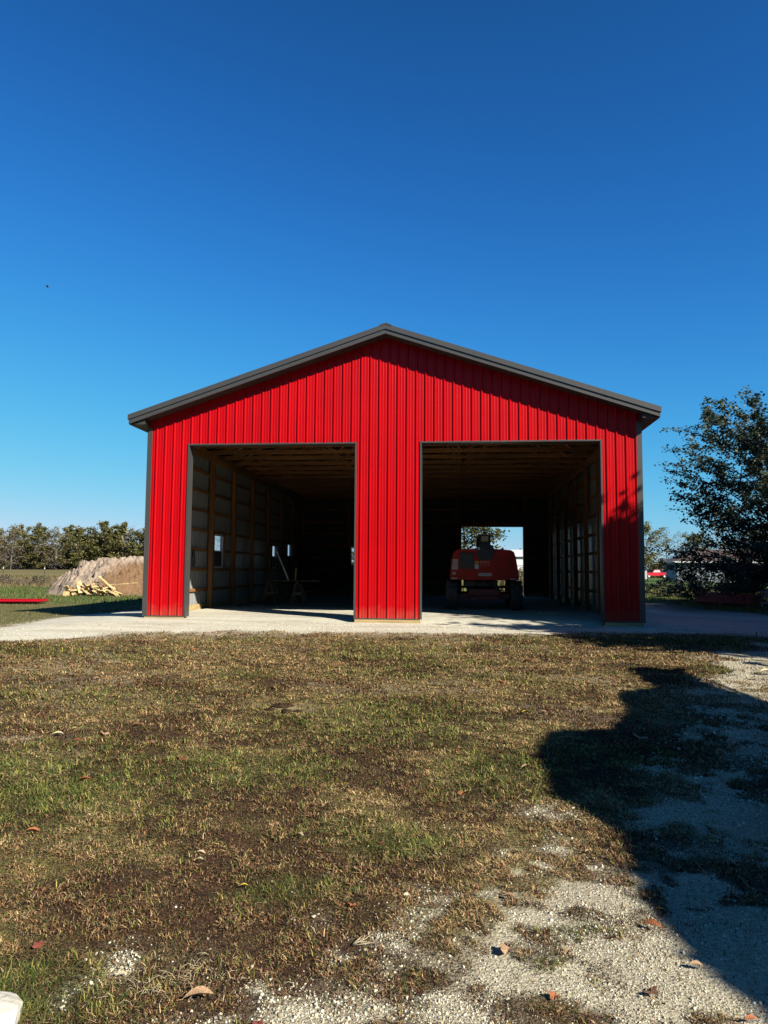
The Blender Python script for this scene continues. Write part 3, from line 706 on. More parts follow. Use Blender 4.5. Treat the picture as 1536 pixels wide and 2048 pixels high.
def tree(name, loc, Ht, Rr, base, tr, nleaf, lsize, pal, seed, label, cat, group=None, limbs=26, tw=9, rise=.35, droop=0.0, profile=None, bark=None, spread=.35, thin=1.0, lean=(0, 0), flat=.6, sub=True, cup=.3):
    rs = np.random.RandomState(seed)
    t = empty(name, loc, rs.rand()*6.28 if profile is None else 0); tag(t, label, cat, group)
    prof = profile or (lambda f: np.sqrt(max(0, 1-(2*abs(f-.42))**2.2*(1.0 if f > .42 else 1.15)))*.98+.06)
    br = []; k = 8
    zs = np.linspace(0, Ht*.93, k); wob = np.cumsum(rs.normal(size=(k, 2))*Ht*.006, 0)
    tp = np.stack([wob[:, 0]+lean[0]*zs/Ht, wob[:, 1]+lean[1]*zs/Ht, zs], -1); tp[0, :2] = 0
    tp[0, 2] = -.15
    br.append((tp, tr, tr*.12)); tips = []
    for i in range(limbs):
        fz = base+(1-base)*((i+.5)/limbs)*.97; z0 = max(.12, fz-rise*.30)*Ht*.9 if fz > base else base*Ht
        f_ = (fz-base)/(1-base); ln = Rr*prof(f_)*(.78+.34*rs.rand()); az = i*2.399+rs.rand()*.7
        p0 = np.array([np.interp(z0, zs, tp[:, 0]), np.interp(z0, zs, tp[:, 1]), z0])
        zt = fz*Ht+rs.normal()*.02*Ht
        tpnt = np.array([p0[0]+math.cos(az)*ln, p0[1]+math.sin(az)*ln, zt-droop*ln])
        s = np.linspace(0, 1, 6)[:, None]; mid = (p0+tpnt)/2+np.array([0, 0, .10*ln+droop*ln*.5])
        P = (1-s)**2*p0+2*s*(1-s)*mid+s*s*tpnt; P[1:-1] += rs.normal(size=(4, 3))*ln*.025
        r0 = tr*.38*(1-.6*f_); br.append((P, r0, r0*.15))
        for j in range(tw):
            q = .25+.75*(j+rs.rand())/tw; ii = q*5; a = int(min(4, ii)); bp = P[a]*(1-(ii-a))+P[a+1]*(ii-a)
            d = rs.normal(size=3); d[2] *= .45; d += (tpnt-p0)/ln*.9; d /= np.linalg.norm(d)
            tl = ln*spread*(.5+.8*rs.rand()); e = bp+d*tl; e[2] -= droop*tl
            br.append((np.array([bp, (bp+e)/2+rs.normal(size=3)*tl*.06, e]), r0*.28, r0*.07)); tips.append((bp, e))
    T = np.array(tips); V, F = branch_mesh(br)
    tk = np_mesh('trunk', V, F, bark or M['bark'], t, smooth=True)
    w_ = rs.rand(len(T))**(.6/thin); w_ /= w_.sum()
    ix = rs.choice(len(T), nleaf, p=w_); q = rs.rand(nleaf)[:, None]**.7
    C = T[ix, 0]*(1-q)+T[ix, 1]*q; sg = Rr*.055*(1+1.2*cup)
    C = C+rs.normal(size=(nleaf, 3))*np.array([sg, sg, sg*flat])
    C = C[C[:, 2] > .12]; n = len(C); ix = ix[:n]
    pal = np.array(pal); tw_tone = rs.randint(0, len(pal), len(T))
    ci = np.where(rs.rand(n) < .55, tw_tone[ix], rs.randint(0, len(pal), n))
    cols = pal[ci]*(.75+.5*rs.rand(n))[:, None]
    V, F, cc = leaf_cloud(C, lsize, rs, cols)
    np_mesh('crown', V, F, M['leaf'], t, colors=cc)
    return t
M['bark'] = mat('bark', (.085, .07, .055), .9, 0, .4, 6, .6, 25)
M['barkgrey'] = mat('bark_grey', (.20, .175, .15), .9, 0, .3, 3)
M['leaf'] = mat('leaf', (.1, .1, .1), .55, 0, attr=True, spec=.35, trans=.22)
PG = [(.035, .055, .012), (.05, .075, .015), (.075, .09, .02), (.03, .045, .012)]
PMAP = [(.060, .085, .042), (.085, .115, .055), (.12, .145, .08), (.045, .065, .032)]
POL = [(.15, .15, .035), (.19, .17, .045), (.11, .125, .03), (.22, .17, .055)]
PBR = [(.20, .155, .10), (.25, .19, .12), (.16, .135, .08), (.20, .18, .08)]
PYG = [(.18, .18, .04), (.23, .20, .05), (.14, .15, .035), (.26, .20, .055)]
# the maple at the right of the barn
def pmap(f): return [1.0, 1.0, 1.0, .96, .96, .96, .93, .86, .78, .60, .36][int(min(.999, f)*10)]+.0
tree('maple_tree', (15.1, 14.9, h1(15.1, 14.9)), 9.5, 4.0, .04, .17, 50000, .125, PMAP, 11, 'dark leafy maple tree right of the barn above the brick stack', 'tree', limbs=90, tw=13, rise=.75, droop=.05, profile=pmap, spread=.28, flat=.8, cup=-.42)
# trees standing off to the right that throw the dappled shade
tree('shade_tree', (15.9, -6.4, -.3), 10.8, 4.4, .04, .22, 70000, .28, PG, 21, 'tall leafy tree beyond the right edge shading the corner of the barn', 'tree', limbs=64, tw=11, rise=.35, spread=.36)
tree('shade_tree', (25.5, -1.5, -.3), 13.5, 5.2, .15, .25, 15000, .34, PG, 22, 'broad leafy tree beyond the right edge shading the side lawn', 'tree', limbs=40, tw=9, spread=.36)
tree('shade_tree', (26.0, 5.6, -.3), 13.0, 5.6, .08, .3, 24000, .40, PG, 23, 'tallest leafy tree beyond the right edge shading the maple', 'tree', limbs=44, tw=9, spread=.36)
tree('shade_tree', (20.6, -.4, -.3), 17.5, 5.8, .15, .26, 36000, .36, PG, 24, 'added leafy tree beyond the right edge shading the side wall of the barn', 'tree', limbs=54, tw=9, spread=.36)  # added out of view to keep sun off the side wall
# the tree by the drive whose outline falls across the gravel in the foreground
def drive_tree():
    base = (8.6, -15.2, -.42)
    t = empty('drive_tree', base); tag(t, 'dense low leafy tree beside the drive throwing the foreground shadow', 'tree')
    poly = [(-9.25, 2.70), (-9.94, 3.42), (-10.6, 3.36), (-11.44, 3.36), (-12.2, 3.80), (-13.4, 3.90), (-14.42, 4.12), (-15.07, 4.64), (-16.0, 4.82), (-16.9, 4.80), (-17.2, 4.84), (-17.5, 4.52), (-18.26, 4.56), (-18.9, 4.56),
            (-19.3, 4.45), (-20.2, 4.1), (-20.6, 3.2), (-20.0, 2.3), (-18.0, 1.6), (-15.5, 1.2), (-13.2, 1.3), (-12.0, 2.0), (-11.45, 2.42), (-10.4, 2.68)]
    rs = np.random.RandomState(5); n = 90000
    y = rs.uniform(-20.7, -9.1, n); z = rs.uniform(1.1, 5.0, n); sd = poly_sd(y, z, poly)
    k = sd > .045; y, z, sd = y[k], z[k], sd[k]; n = len(y)
    x = 8.5+rs.uniform(0, 1, n)*np.clip(sd*1.4+.15, 0, 1.3)
    C = np.stack([x, y-(x-8.5)*1/1.27, z+(x-8.5)*1.08/1.27], -1)-np.array(base)
    pal = np.array(PG); cols = pal[rs.randint(0, 4, n)]*(.75+.5*rs.rand(n))[:, None]
    V, F, cc = leaf_cloud(C, .13, rs, cols); np_mesh('crown', V, F, M['leaf'], t, colors=cc)
    br = [(np.array([[0, 0, -.1], [.1, 0, 1.2], [.25, .1, 2.6]]), .2, .13)]
    for yy, zz in ((-10.3, 2.9), (-12.5, 3.2), (-14.5, 3.6), (-16.5, 4.3), (-18.5, 4.0), (-17.5, 3.0), (-13.5, 2.3)):
        e = np.array([8.8-base[0], yy-base[1], zz-base[2]]); s = np.array([.2, .05, 2.2]); br.append((np.array([s, (s+e)/2+np.array([.1, 0, .25]), e]), .09, .02))
    V, F = branch_mesh(br, 7); np_mesh('trunk', V, F, M['bark'], t, smooth=True)
drive_tree()
# tree line beyond the left field
kinds = [('bare grey brown tree', PBR, .45, M['barkgrey']), ('leafy olive green tree', POL, 1.0, M['bark']), ('yellow green tree', PYG, .9, M['bark'])]
seq = [(-104, 133, 9.0, 3.6, 0), (-98, 131, 9.5, 3.4, 0), (-92.5, 129, 9.6, 3.2, 0), (-87.5, 131, 10.0, 3.2, 1), (-83, 130, 9.6, 3.2, 0), (-78.5, 131, 9.4, 3.2, 1), (-73.5, 132, 11.0, 3.6, 1), (-68.8, 131, 10.6, 3.2, 1), (-64.6, 132, 9.4, 3.2, 1), (-60.5, 131, 9.4, 3.2, 1), (-56, 132, 9.2, 3.4, 1), (-51, 131, 9.0, 3.4, 0)]
ords = ['first', 'second', 'third', 'fourth', 'fifth', 'sixth', 'seventh', 'eighth', 'ninth', 'tenth', 'eleventh', 'twelfth']
for i, (x, y, h, r, k) in enumerate(seq[:10]):
    kn, pal, dens, bk = kinds[k]
    tree('field_tree', (x, y, h1(x, y)-.1), h, r*1.15, .05, .16, int(5200*dens*(h/9.5)), .36 if k else .22, pal, 100+i, f'{kn}, {ords[i]} from the left in the front row beyond the field', 'tree', 'front row of trees beyond the left field', limbs=22, tw=8, rise=.5, spread=.42, bark=bk)
rs0 = random.Random(8)
for i in range(10):
    x = -108+i*5.2+rs0.uniform(-1, 1); y = 141+rs0.uniform(-2, 3); k = rs0.choice((0, 1, 1, 2)) if i < 9 else rs0.choice((1, 2))
    kn, pal, dens, bk = kinds[k]; h = rs0.uniform(8.8, 12.6)
    tree('woodland_tree', (x, y, h1(x, y)-.1), h, 4.4, .05, .17, int(5600*dens), .38 if k else .26, pal, 140+i, f'taller {kn}, {ords[i]} from the left in the back row beyond the field', 'tree', 'back row of trees beyond the left field', limbs=22, tw=8, rise=.5, spread=.42, bark=bk)
# trees at the right, behind the house
for i, (x, y, h, r, k, lab) in enumerate([(37.0, 126, 11.6, 3.4, 2, 'yellow green tree just right of the barn corner behind the white shed'), (42.6, 132, 10.2, 3.4, 0, 'thin greyish tree between the barn corner and the house roof'), (46.5, 127, 9.6, 3.4, 1, 'olive tree behind the left end of the house roof'),
                                      (52.5, 132, 10.8, 3.8, 0, 'bare brownish tree behind the middle of the house roof'), (58.5, 131, 10.2, 4.0, 1, 'olive tree seen through the maple branches'), (33.0, 131, 10.4, 3.6, 1, 'green tree hidden mostly by the barn corner'), (65, 130, 10, 4.0, 1, 'olive tree furthest right behind the maple')]):
    x = 1.75+(x-1.75)*1.27; y = y*1.27+4; h *= 1.22; r *= 1.3
    kn, pal, dens, bk = kinds[k]
    tree('yard_tree', (x, y, h1(x, y)-.1), h, r*1.1, .05, .17, int(5600*dens), .36 if k else .24, pal, 170+i, lab, 'tree', limbs=22, tw=8, rise=.45, spread=.42, bark=bk)
def thicket(name, n, x0, x1, y0, y1, h0, h1_, ls, pal, seed, lab):
    rs = np.random.RandomState(seed); x = rs.uniform(x0, x1, n); y = rs.uniform(y0, y1, n); z = gz(x, y)+rs.rand(n)*(h0+(h1_-h0)*fbm(x, y*0, 4.0, seed))
    pal = np.array(pal); V, F, cc = leaf_cloud(np.stack([x, y, z], -1), ls, rs, pal[rs.randint(0, len(pal), n)]*(.7+.6*rs.rand(n))[:, None])
    tag(np_mesh(name, V, F, M['leaf'], colors=cc), lab, 'undergrowth', kind='stuff')
thicket('undergrowth', 24000, -114, -58, 134, 147, 3.0, 7.5, .45, POL+PBR+PBR, 611, 'low brush and saplings between the trunks of the far tree line')
thicket('undergrowth', 12000, 34, 105, 165, 178, 3.0, 7.5, .55, POL+PBR, 612, 'brush behind the house and the white shed on the right')
for i, (x, y, h, r_) in enumerate([(-24, -52, 14, 6.5), (-14, -54, 16, 7), (-4, -52, 15, 6.5), (5, -55, 17, 7), (14, -58, 16, 7), (24, -60, 17, 7), (34, -50, 16, 7), (-34, -46, 14, 6.5), (-44, -36, 14, 6.5)]):  # unseen tree row added to block low sky light into the barn
    tree('sky_block_tree', (x, y, -.4), h, r_, .06, .3, 7000, .75, PG, 650+i, f'added tree behind the viewpoint blocking low sky, {ords[i]} of the row facing the barn', 'tree', 'added row of sky-blocking trees behind the viewpoint', limbs=26, tw=8, spread=.42)
tree('field_oak', (-9.6, 64, h1(-9.6, 64)), 7.5, 3.8, .08, .2, 4500, .32, POL, 192, 'olive tree seen through the small back wall window', 'tree', limbs=24, tw=8, spread=.4)
tree('thin_tree', (-41, 120, h1(-41, 120)-.1), 8.0, 4.0, .10, .14, 1500, .2, PBR, 193, 'thin bare tree seen through the nearest side window', 'tree', limbs=22, tw=8, spread=.42, bark=M['barkgrey'])
tree('oak_tree', (2.2, 60, h1(2.2, 60)), 9.0, 4.1, .26, .24, 6500, .30, POL+PG, 190, 'oak tree seen through the back door opening of the barn', 'tree', limbs=26, tw=9, spread=.4, thin=.8)
tree('round_tree', (11.6, 92, h1(11.6, 92)), 5.0, 1.6, .2, .12, 900, .3, POL, 191, 'small tree crown showing above the white building roof', 'tree', limbs=16, tw=7)

# ------------------------------------------------------------------ far buildings, vehicle, fences
def gable_house(name, loc, rz, wx, wy, hw, hr, wallm, roofm, label, cat, ov=.4, wins=(), lines=False, door=None):
    t = empty(name, loc, rz); tag(t, label, cat)
    q = MB(); q.prism([(-wx/2, -.3), (wx/2, -.3), (wx/2, hw), (0, hw+hr), (-wx/2, hw)], 'y', -wy/2, wy/2) 
    wl = q.build('wall', wallm, t)
    s = hr/(wx/2)
    for sx in (-1, 1):
        q = MB(); q.prism([(0, hw+hr+.02), (0, hw+hr+.16), (sx*(wx/2+ov), hw-ov*s+.16), (sx*(wx/2+ov), hw-ov*s+.02)][::-sx], 'y', -wy/2-ov, wy/2+ov); q.build('roof', roofm, t)
    for (x, z, a, b) in wins:
        q = MB(); q.box(x, x+a, -wy/2-.04, -wy/2+.02, z, z+b); f_ = q.build('window', M['white'], t)
        q = MB(); q.box(x+.08, x+a-.08, -wy/2-.055, -wy/2-.041, z+.08, z+b-.08); q.build('pane', M['glass'], f_)
    return t
siding = mat('blue_grey_siding', (.27, .32, .34), .7, 0, .1, 1, .4, 14, stretch=(.1, .1, 4)); broof = mat('brown_shingles', (.085, .055, .045), .9, 0, .3, 3, .4, 12)
# house: long side faces the camera; left end gable hipped
def farmhouse():
    t = empty('farmhouse', (44.3, 101.5, -.35), R(-4)); tag(t, 'pale blue grey house with brown shingle roof half hidden behind the maple', 'house')
    q = MB(); q.box(-9, 9, -4, 4, -.6, 3.1); q.build('wall', siding, t)
    q = MB(); e = .6; z0 = 3.05; z1 = 5.0
    V_ = [(-9-e, -4-e, z0), (9+e, -4-e, z0), (9+e, 4+e, z0), (-9-e, 4+e, z0), (-5.6, 0, z1), (5.6, 0, z1), (-9-e, -4-e, z0-.15), (9+e, -4-e, z0-.15), (9+e, 4+e, z0-.15), (-9-e, 4+e, z0-.15)]
    q.add(V_, [(0, 1, 5, 4), (1, 2, 5), (2, 3, 4, 5), (3, 0, 4), (6, 7, 1, 0), (7, 8, 2, 1), (8, 9, 3, 2), (9, 6, 0, 3), (9, 8, 7, 6)]); rf = q.build('roof', broof, t)
    q = MB(); q.box(-9-e-.03, 9+e+.03, -4-e-.05, -4-e-.001, z0-.17, z0+.02); q.box(-9-e-.05, -9-e-.001, -4-e, 4+e, z0-.17, z0+.02); q.build('gutter', M['white'], rf)
    q = MB(); q.box(2.2, 2.9, .4, 1.1, 4.2, 5.7); q.build('chimney', broof, rf)
    for x in (-1.5, 1.2, 5.5):
        q = MB(); q.box(x, x+1.0, -4.05, -3.98, 1.0, 2.3); f_ = q.build('window', M['white'], t)
        q = MB(); q.box(x+.1, x+.9, -4.065, -4.051, 1.1, 2.2); q.build('pane', M['glass'], f_)
farmhouse()
gable_house('white_shed', (38.8, 138.5, -.3), R(-12), 3.4, 5, 2.1, 1.1, M['white'], mat('grey_roof', (.45, .45, .45), .6), 'small white gabled shed at the barn corner beside the red pickup', 'shed', ov=.3)
def pickup():
    t = empty('pickup_truck', (46.0, 153.0, -.30), R(188)); tag(t, 'red pickup truck parked between the white shed and the house', 'pickup truck')
    red = mat('truck_red', (.62, .012, .03), .3)
    q = MB(); q.prism([(-2.7, .45), (2.65, .45), (2.75, .75), (2.7, 1.05), (1.25, 1.18), (.95, 1.2), (.45, 1.82), (-.75, 1.85), (-1.0, 1.22), (-2.7, 1.2)], 'y', -.92, .92); q.build('body', red, t)
    q = MB(); q.prism([(.88, 1.25), (.42, 1.76), (-.68, 1.78), (-.86, 1.25)], 'y', -.93, .93); q.build('window', M['glass'], t)
    for x in (-1.75, 1.75):
        for s in (-1, 1):
            q = MB(); q.tube([(x, s*.70, .38), (x, s*.95, .38)], .38, 16); wh = q.build('wheel', M['tyre'], t)
            q = MB(); q.tube([(x, s*.94, .38), (x, s*.97, .38)], .2, 12); q.build('rim', M['white'], wh)
    q = MB(); q.box(2.7, 2.78, -.9, .9, .5, .68); q.build('bumper', M['white'], t)
pickup()
def white_building():
    t = empty('white_building', (15.2, 80, -.4)); tag(t, 'long white metal building seen through the back door opening of the barn', 'building')
    wm = mat('bright_white_metal', (.80, .80, .79), .5); q = MB(); q.box(-6.8, 6.8, -5, 5, -.3, 3.3); q.build('wall', wm, t)
    q = MB()
    for z in (1.05, 2.15): q.box(-6.82, 6.82, -5.03, -5.001, z, z+.05)
    q.build('seam', mat('grey_seam', (.3, .3, .3), .7), t)
    q = MB(); q.prism([(-5.3, 3.28), (-5.3, 3.34), (0, 4.3), (5.3, 3.34), (5.3, 3.28), (0, 4.2)][::-1], 'x', -7.1, 7.1); q.build('roof', M['white'], t)
white_building()
q = MB(); q.prism([(-3, 0), (3, 0), (3, 2.3), (0, 3.6), (-3, 2.3)], 'y', -3, 3); o = empty('far_house', (-84.5, 143.5, h1(-84.5, 143.5)-.1), .3); tag(o, 'white house wall glimpsed between the trunks beyond the left field', 'house')
q.build('wall', M['white'], o); q = MB()
for s in (-1, 1): q.prism([(0, 3.62), (0, 3.8), (s*3.4, 2.33), (s*3.4, 2.15)][::-s], 'y', -3.3, 3.3)
q.build('roof', broof, o)
# wire fence along the left field
fe = empty('wire_fence', (-31, 37.3, 0)); tag(fe, 'thin wire field fence on steel posts with white tops', 'fence')
fposts = [(-60.5, 34.6), (-50.5, 35.6), (-42.4, 36.3), (-34.05, 37.0), (-30.9, 37.5), (-26.6, 38.0), (-22.2, 38.4), (-18, 38.8)]
for x, y in fposts:
    g0 = h1(x, y); q = MB(); q.box(x+31-.025, x+31+.025, y-37.3-.02, y-37.3+.02, g0-.1, g0+1.25, bev=.005); p = q.build('post', mat('rusty_post', (.07, .055, .045), .8), fe) if x == fposts[0][0] else q.build('post', bpy.data.materials['rusty_post'], fe)
    q = MB(); q.box(x+31-.028, x+31+.028, y-37.3-.023, y-37.3+.023, g0+1.252, g0+1.40); q.build('post_cap', M['white'], p)
q = MB()
for hz in (.35, .7, 1.0, 1.2):
    q.tube([(x+31, y-37.3-.03, h1(x, y)+hz) for x, y in fposts], .006, 4)
q.build('wire', M['black'], fe)
# pipe gate at the right
gt = empty('pipe_gate', (15, 42.5, 0)); tag(gt, 'dark three rail pipe fence on the lawn right of the barn corner', 'fence')
gz0 = -.60
for hz in (.28, .50, .72):
    q = MB(); q.tube([(-3, .5, gz0+hz), (3.0, 1.0, gz0+hz), (10, 1.6, gz0+hz)], .03, 6); q.build('rail', M['black'], gt)
for x in (-3, 0, 3.2, 6.4, 9.6):
    q = MB(); q.tube([(x, .5+x*.13+.3, gz0-.3), (x, .5+x*.13+.3, gz0+.8)], .045, 6); q.build('post', M['black'], gt)

# brick stack and white rack under the maple
def brick_stack():
    t = empty('brick_stack', (13.38, 15.35, h1(13.4, 15.3)), math.atan2(13.76-16.64, 14.18-12.73)); tag(t, 'long low stack of reddish hollow bricks under the maple', 'brick stack')
    bm = mat('brick_pink', (.26, .145, .13), .85, 0, .35, 9, .3, 30)
    q = MB()
    for x in (-1.4, 0, 1.4): q.box(x-.05, x+.05, -.45, .45, 0, .10)
    q.build('skid', M['scrapdark'], t)
    rg = random.Random(3)
    for r in range(4):
        q = MB(); z = .102+r*.105
        n = 15
        for i in range(n):
            x = -1.55+i*.205+(.1 if r % 2 else 0); dz = rg.uniform(-.004, .004)
            if r == 3 and i < 3: continue
            q.box(x+.004, x+.20, -.42, -.02, z+.002, z+.100, bev=.006); q.box(x+.004, x+.20, .02, .42, z+.002, z+.100, bev=.006)
        q.build('brick_row', bm, t)
    q = MB(); q.box(.1, 1.55, -.46, -.2, .526, .556); q.build('top_board', M['scrap'], t)
brick_stack()
def white_rack():
    t = empty('white_rack', (14.7, 13.9, h1(14.7, 13.9)), R(-20)); tag(t, 'white painted rail rack at the right edge beside the brick stack', 'rack')
    for z in (.12, .42, .58):
        q = MB(); q.box(-.5, 1.3, -.03, .03, z, z+.06); q.build('rail', M['white'], t)
    for x in (-.45, .4, 1.25):
        q = MB(); q.box(x-.04, x+.04, .031, .09, 0, .66); q.build('upright', M['white'], t)
white_rack()

# ------------------------------------------------------------------ dirt pile, scrap lumber, red panels
def dirt_pile():
    cx_, cy_ = -16.3, 20.8; n = 230
    u = np.linspace(-1, 1, n); X, Y = np.meshgrid(u*5.4, u*4.4); x = X.ravel(); y = Y.ravel()
    r = np.sqrt((x/4.6)**2+(y/3.7)**2)
    ang = np.arctan2(y, x); r = r*(1+.12*np.sin(2*ang+1)+.07*np.sin(5*ang))
    h = 2.7*np.clip(1-r, 0, 1)**.85*sstep(1.02, .85, r)
    h = np.minimum(h, 1.78+.10*np.sin(x*1.1))
    wx, wy = x+cx_, y+cy_
    clod = (fbm(wx, wy, .6, 201, 5)-.5)*.85+np.abs(fbm(wx, wy, .30, 207, 3)-.5)*.6+(hash2(np.floor(wx/.24+.6*np.sin(wy*5)), np.floor(wy/.20+.5*np.sin(wx*6)), 5)-.5)*.20+(hash2(np.floor(wx/.5+.6*np.sin(wy*3)), np.floor(wy/.45), 6)-.5)*.16
    h = h+clod*sstep(1.05, .7, r)*(1-.0*r)
    # dug face on the right-hand side, smoother and browner
    cut = sstep(.6, 1.6, x-.25*y)*sstep(.4, -.6, y)*sstep(1.9, 1.6, h)
    h = np.where(h > 1.9, 1.9+(h-1.9)*.6, h)
    h = np.where(r < 1.02, np.maximum(h, -.1), -.15)
    V = np.stack([x, y, h], -1)
    i = np.arange(n-1)[None, :]+np.arange(n-1)[:, None]*n
    F = np.stack([i, i+1, i+1+n, i+n], -1).reshape(-1, 4)
    keep = (h[F] > -.12).any(1); F = F[keep]
    tan = np.array([.33, .245, .175]); br = np.array([.19, .105, .05]); g_ = np.array([.40, .33, .26])
    a = fbm(wx, wy, .8, 211)[:, None]; c = tan*(1-a*.6)+g_*a*.6
    c = c*(1-cut[:, None]*.9)+br*cut[:, None]*.9
    t = np_mesh('dirt_pile', V, F, mat('dug_soil', (.3, .2, .1), .95, 0, .25, 8, 1.0, 12, attr=True, spec=.1), colors=c, smooth=False)
    t.location = (cx_, cy_, h1(cx_, cy_)-.02); tag(t, 'big heap of pale excavated soil left of the barn', 'dirt pile')
dirt_pile()
rg = random.Random(12)
n_s = 0
def scrap(x, y, z, l, wd, th, rx_, ry_, rz_, m, lab, grp):
    q = MB(); q.box(-l/2, l/2, -wd/2, wd/2, -th/2, th/2, bev=.004)
    o = q.build('scrap_board', m); o.location = (x, y, z); o.rotation_euler = (rx_, ry_, rz_); tag(o, lab, 'board', grp)
g0 = h1(-16, 16.8)
GRP = 'lumber offcuts heaped at the foot of the dirt pile'
for i in range(34):
    u = rg.uniform(-1, 1); x = -15.85+u*1.35; k = 1-abs(u)**1.5
    scrap(x, 16.35+rg.uniform(-.35, .35), g0+.08+rg.uniform(0, .62)*k, rg.uniform(.4, 1.0), rg.choice((.14, .19, .24)), .05, rg.uniform(-.6, .6), rg.uniform(-1.0, 1.0), rg.uniform(-1.6, 1.6), M['scrap'], 'short yellow lumber offcut lying in the heap below the dirt pile', GRP)
scrap(-15.2, 16.3, g0+.66, 1.1, .14, .045, .2, .62, -.15, M['scrap'], 'longer yellow board sloping down at the right top of the lumber heap', GRP)
scrap(-14.5, 16.4, g0+.62, 1.6, .05, .04, 0, -.08, .05, M['scrap'], 'thin pale stick pointing right out of the lumber heap', GRP)
scrap(-15.4, 16.7, g0+.68, 1.5, .10, .04, 0, .02, .1, M['scrapdark'], 'dark board lying level across the top of the lumber heap', GRP)
scrap(-15.85, 16.2, g0+.5, .9, .10, .04, 0, 1.15, .2, M['scrap'], 'yellow board standing steeply in the middle of the lumber heap', GRP)
scrap(-16.9, 16.2, g0+.06, 1.6, .12, .04, 0, 0, .3, M['scrapdark'], 'grey board lying flat left of the lumber heap', GRP)
scrap(-17.0, 15.9, g0+.14, .28, .24, .22, .1, .1, .3, M['scrap'], 'squat square cut block at the left end of the lumber heap', GRP)
rsheet = mat('red_sheet', (.60, .003, .018), .35)
for i, (lab) in enumerate(['lowest of the red metal sheets stacked on the grass', 'middle red metal sheet of the stack on the grass', 'topmost red metal sheet of the stack on the grass']):
    q = MB(); Lp = 6.4; P = rib_profile(0, .9, .04)
    for zz, rev in ((0, 0), (-.006, 1)):
        vs = []
        for tt, oo in P: vs += [(-Lp/2, tt-.45, oo*1.2+zz), (Lp/2, tt-.45, oo*1.2+zz)]
        q.add(vs, [((2*k, 2*k+1, 2*k+3, 2*k+2) if not rev else (2*k, 2*k+2, 2*k+3, 2*k+1)) for k in range(len(P)-1)])
    q.prism([(tt-.45, oo*1.2) for tt, oo in P]+[(P[-1][0]-.45, -.04), (P[0][0]-.45, -.04)], 'x', -Lp/2+.001, Lp/2-.001)
    o = q.build('metal_sheet', rsheet); o.location = (-17.5+i*.12, 8.6-i*.03, h1(-17, 9)+.06+i*.032); o.rotation_euler = (0, 0, R(14-i*1.2)); tag(o, lab, 'metal sheet', 'red metal sheets stacked on the grass')

# bird
q = MB(); q.tube([(-.22, 0, 0), (-.1, 0, .01), (.08, 0, .0), (.2, 0, .02), (.27, 0, .02)], [.02, .06, .075, .04, .01], 8)
bd = q.build('bird', M['black']); bd.location = (-23.3, 23.6, 18.35); bd.rotation_euler = (.5, .2, .6); bd.scale = (.45, .45, .45)
tag(bd, 'tiny dark bird flying in the blue sky at the left', 'bird')
q = MB()
for s in (-1, 1): q.add([(.1, s*.03, .04), (-.08, s*.03, .04), (-.14, s*.36, .20), (.0, s*.34, .23), (-.22, s*.62, .12)], [(0, 1, 2, 3)[::s], (3, 2, 4)[::s]]); q.add([(.1, s*.03, .03), (-.08, s*.03, .03), (-.14, s*.36, .19), (.0, s*.34, .22)], [(0, 1, 2, 3)[::-s]])
q.build('wings', M['black'], bd)

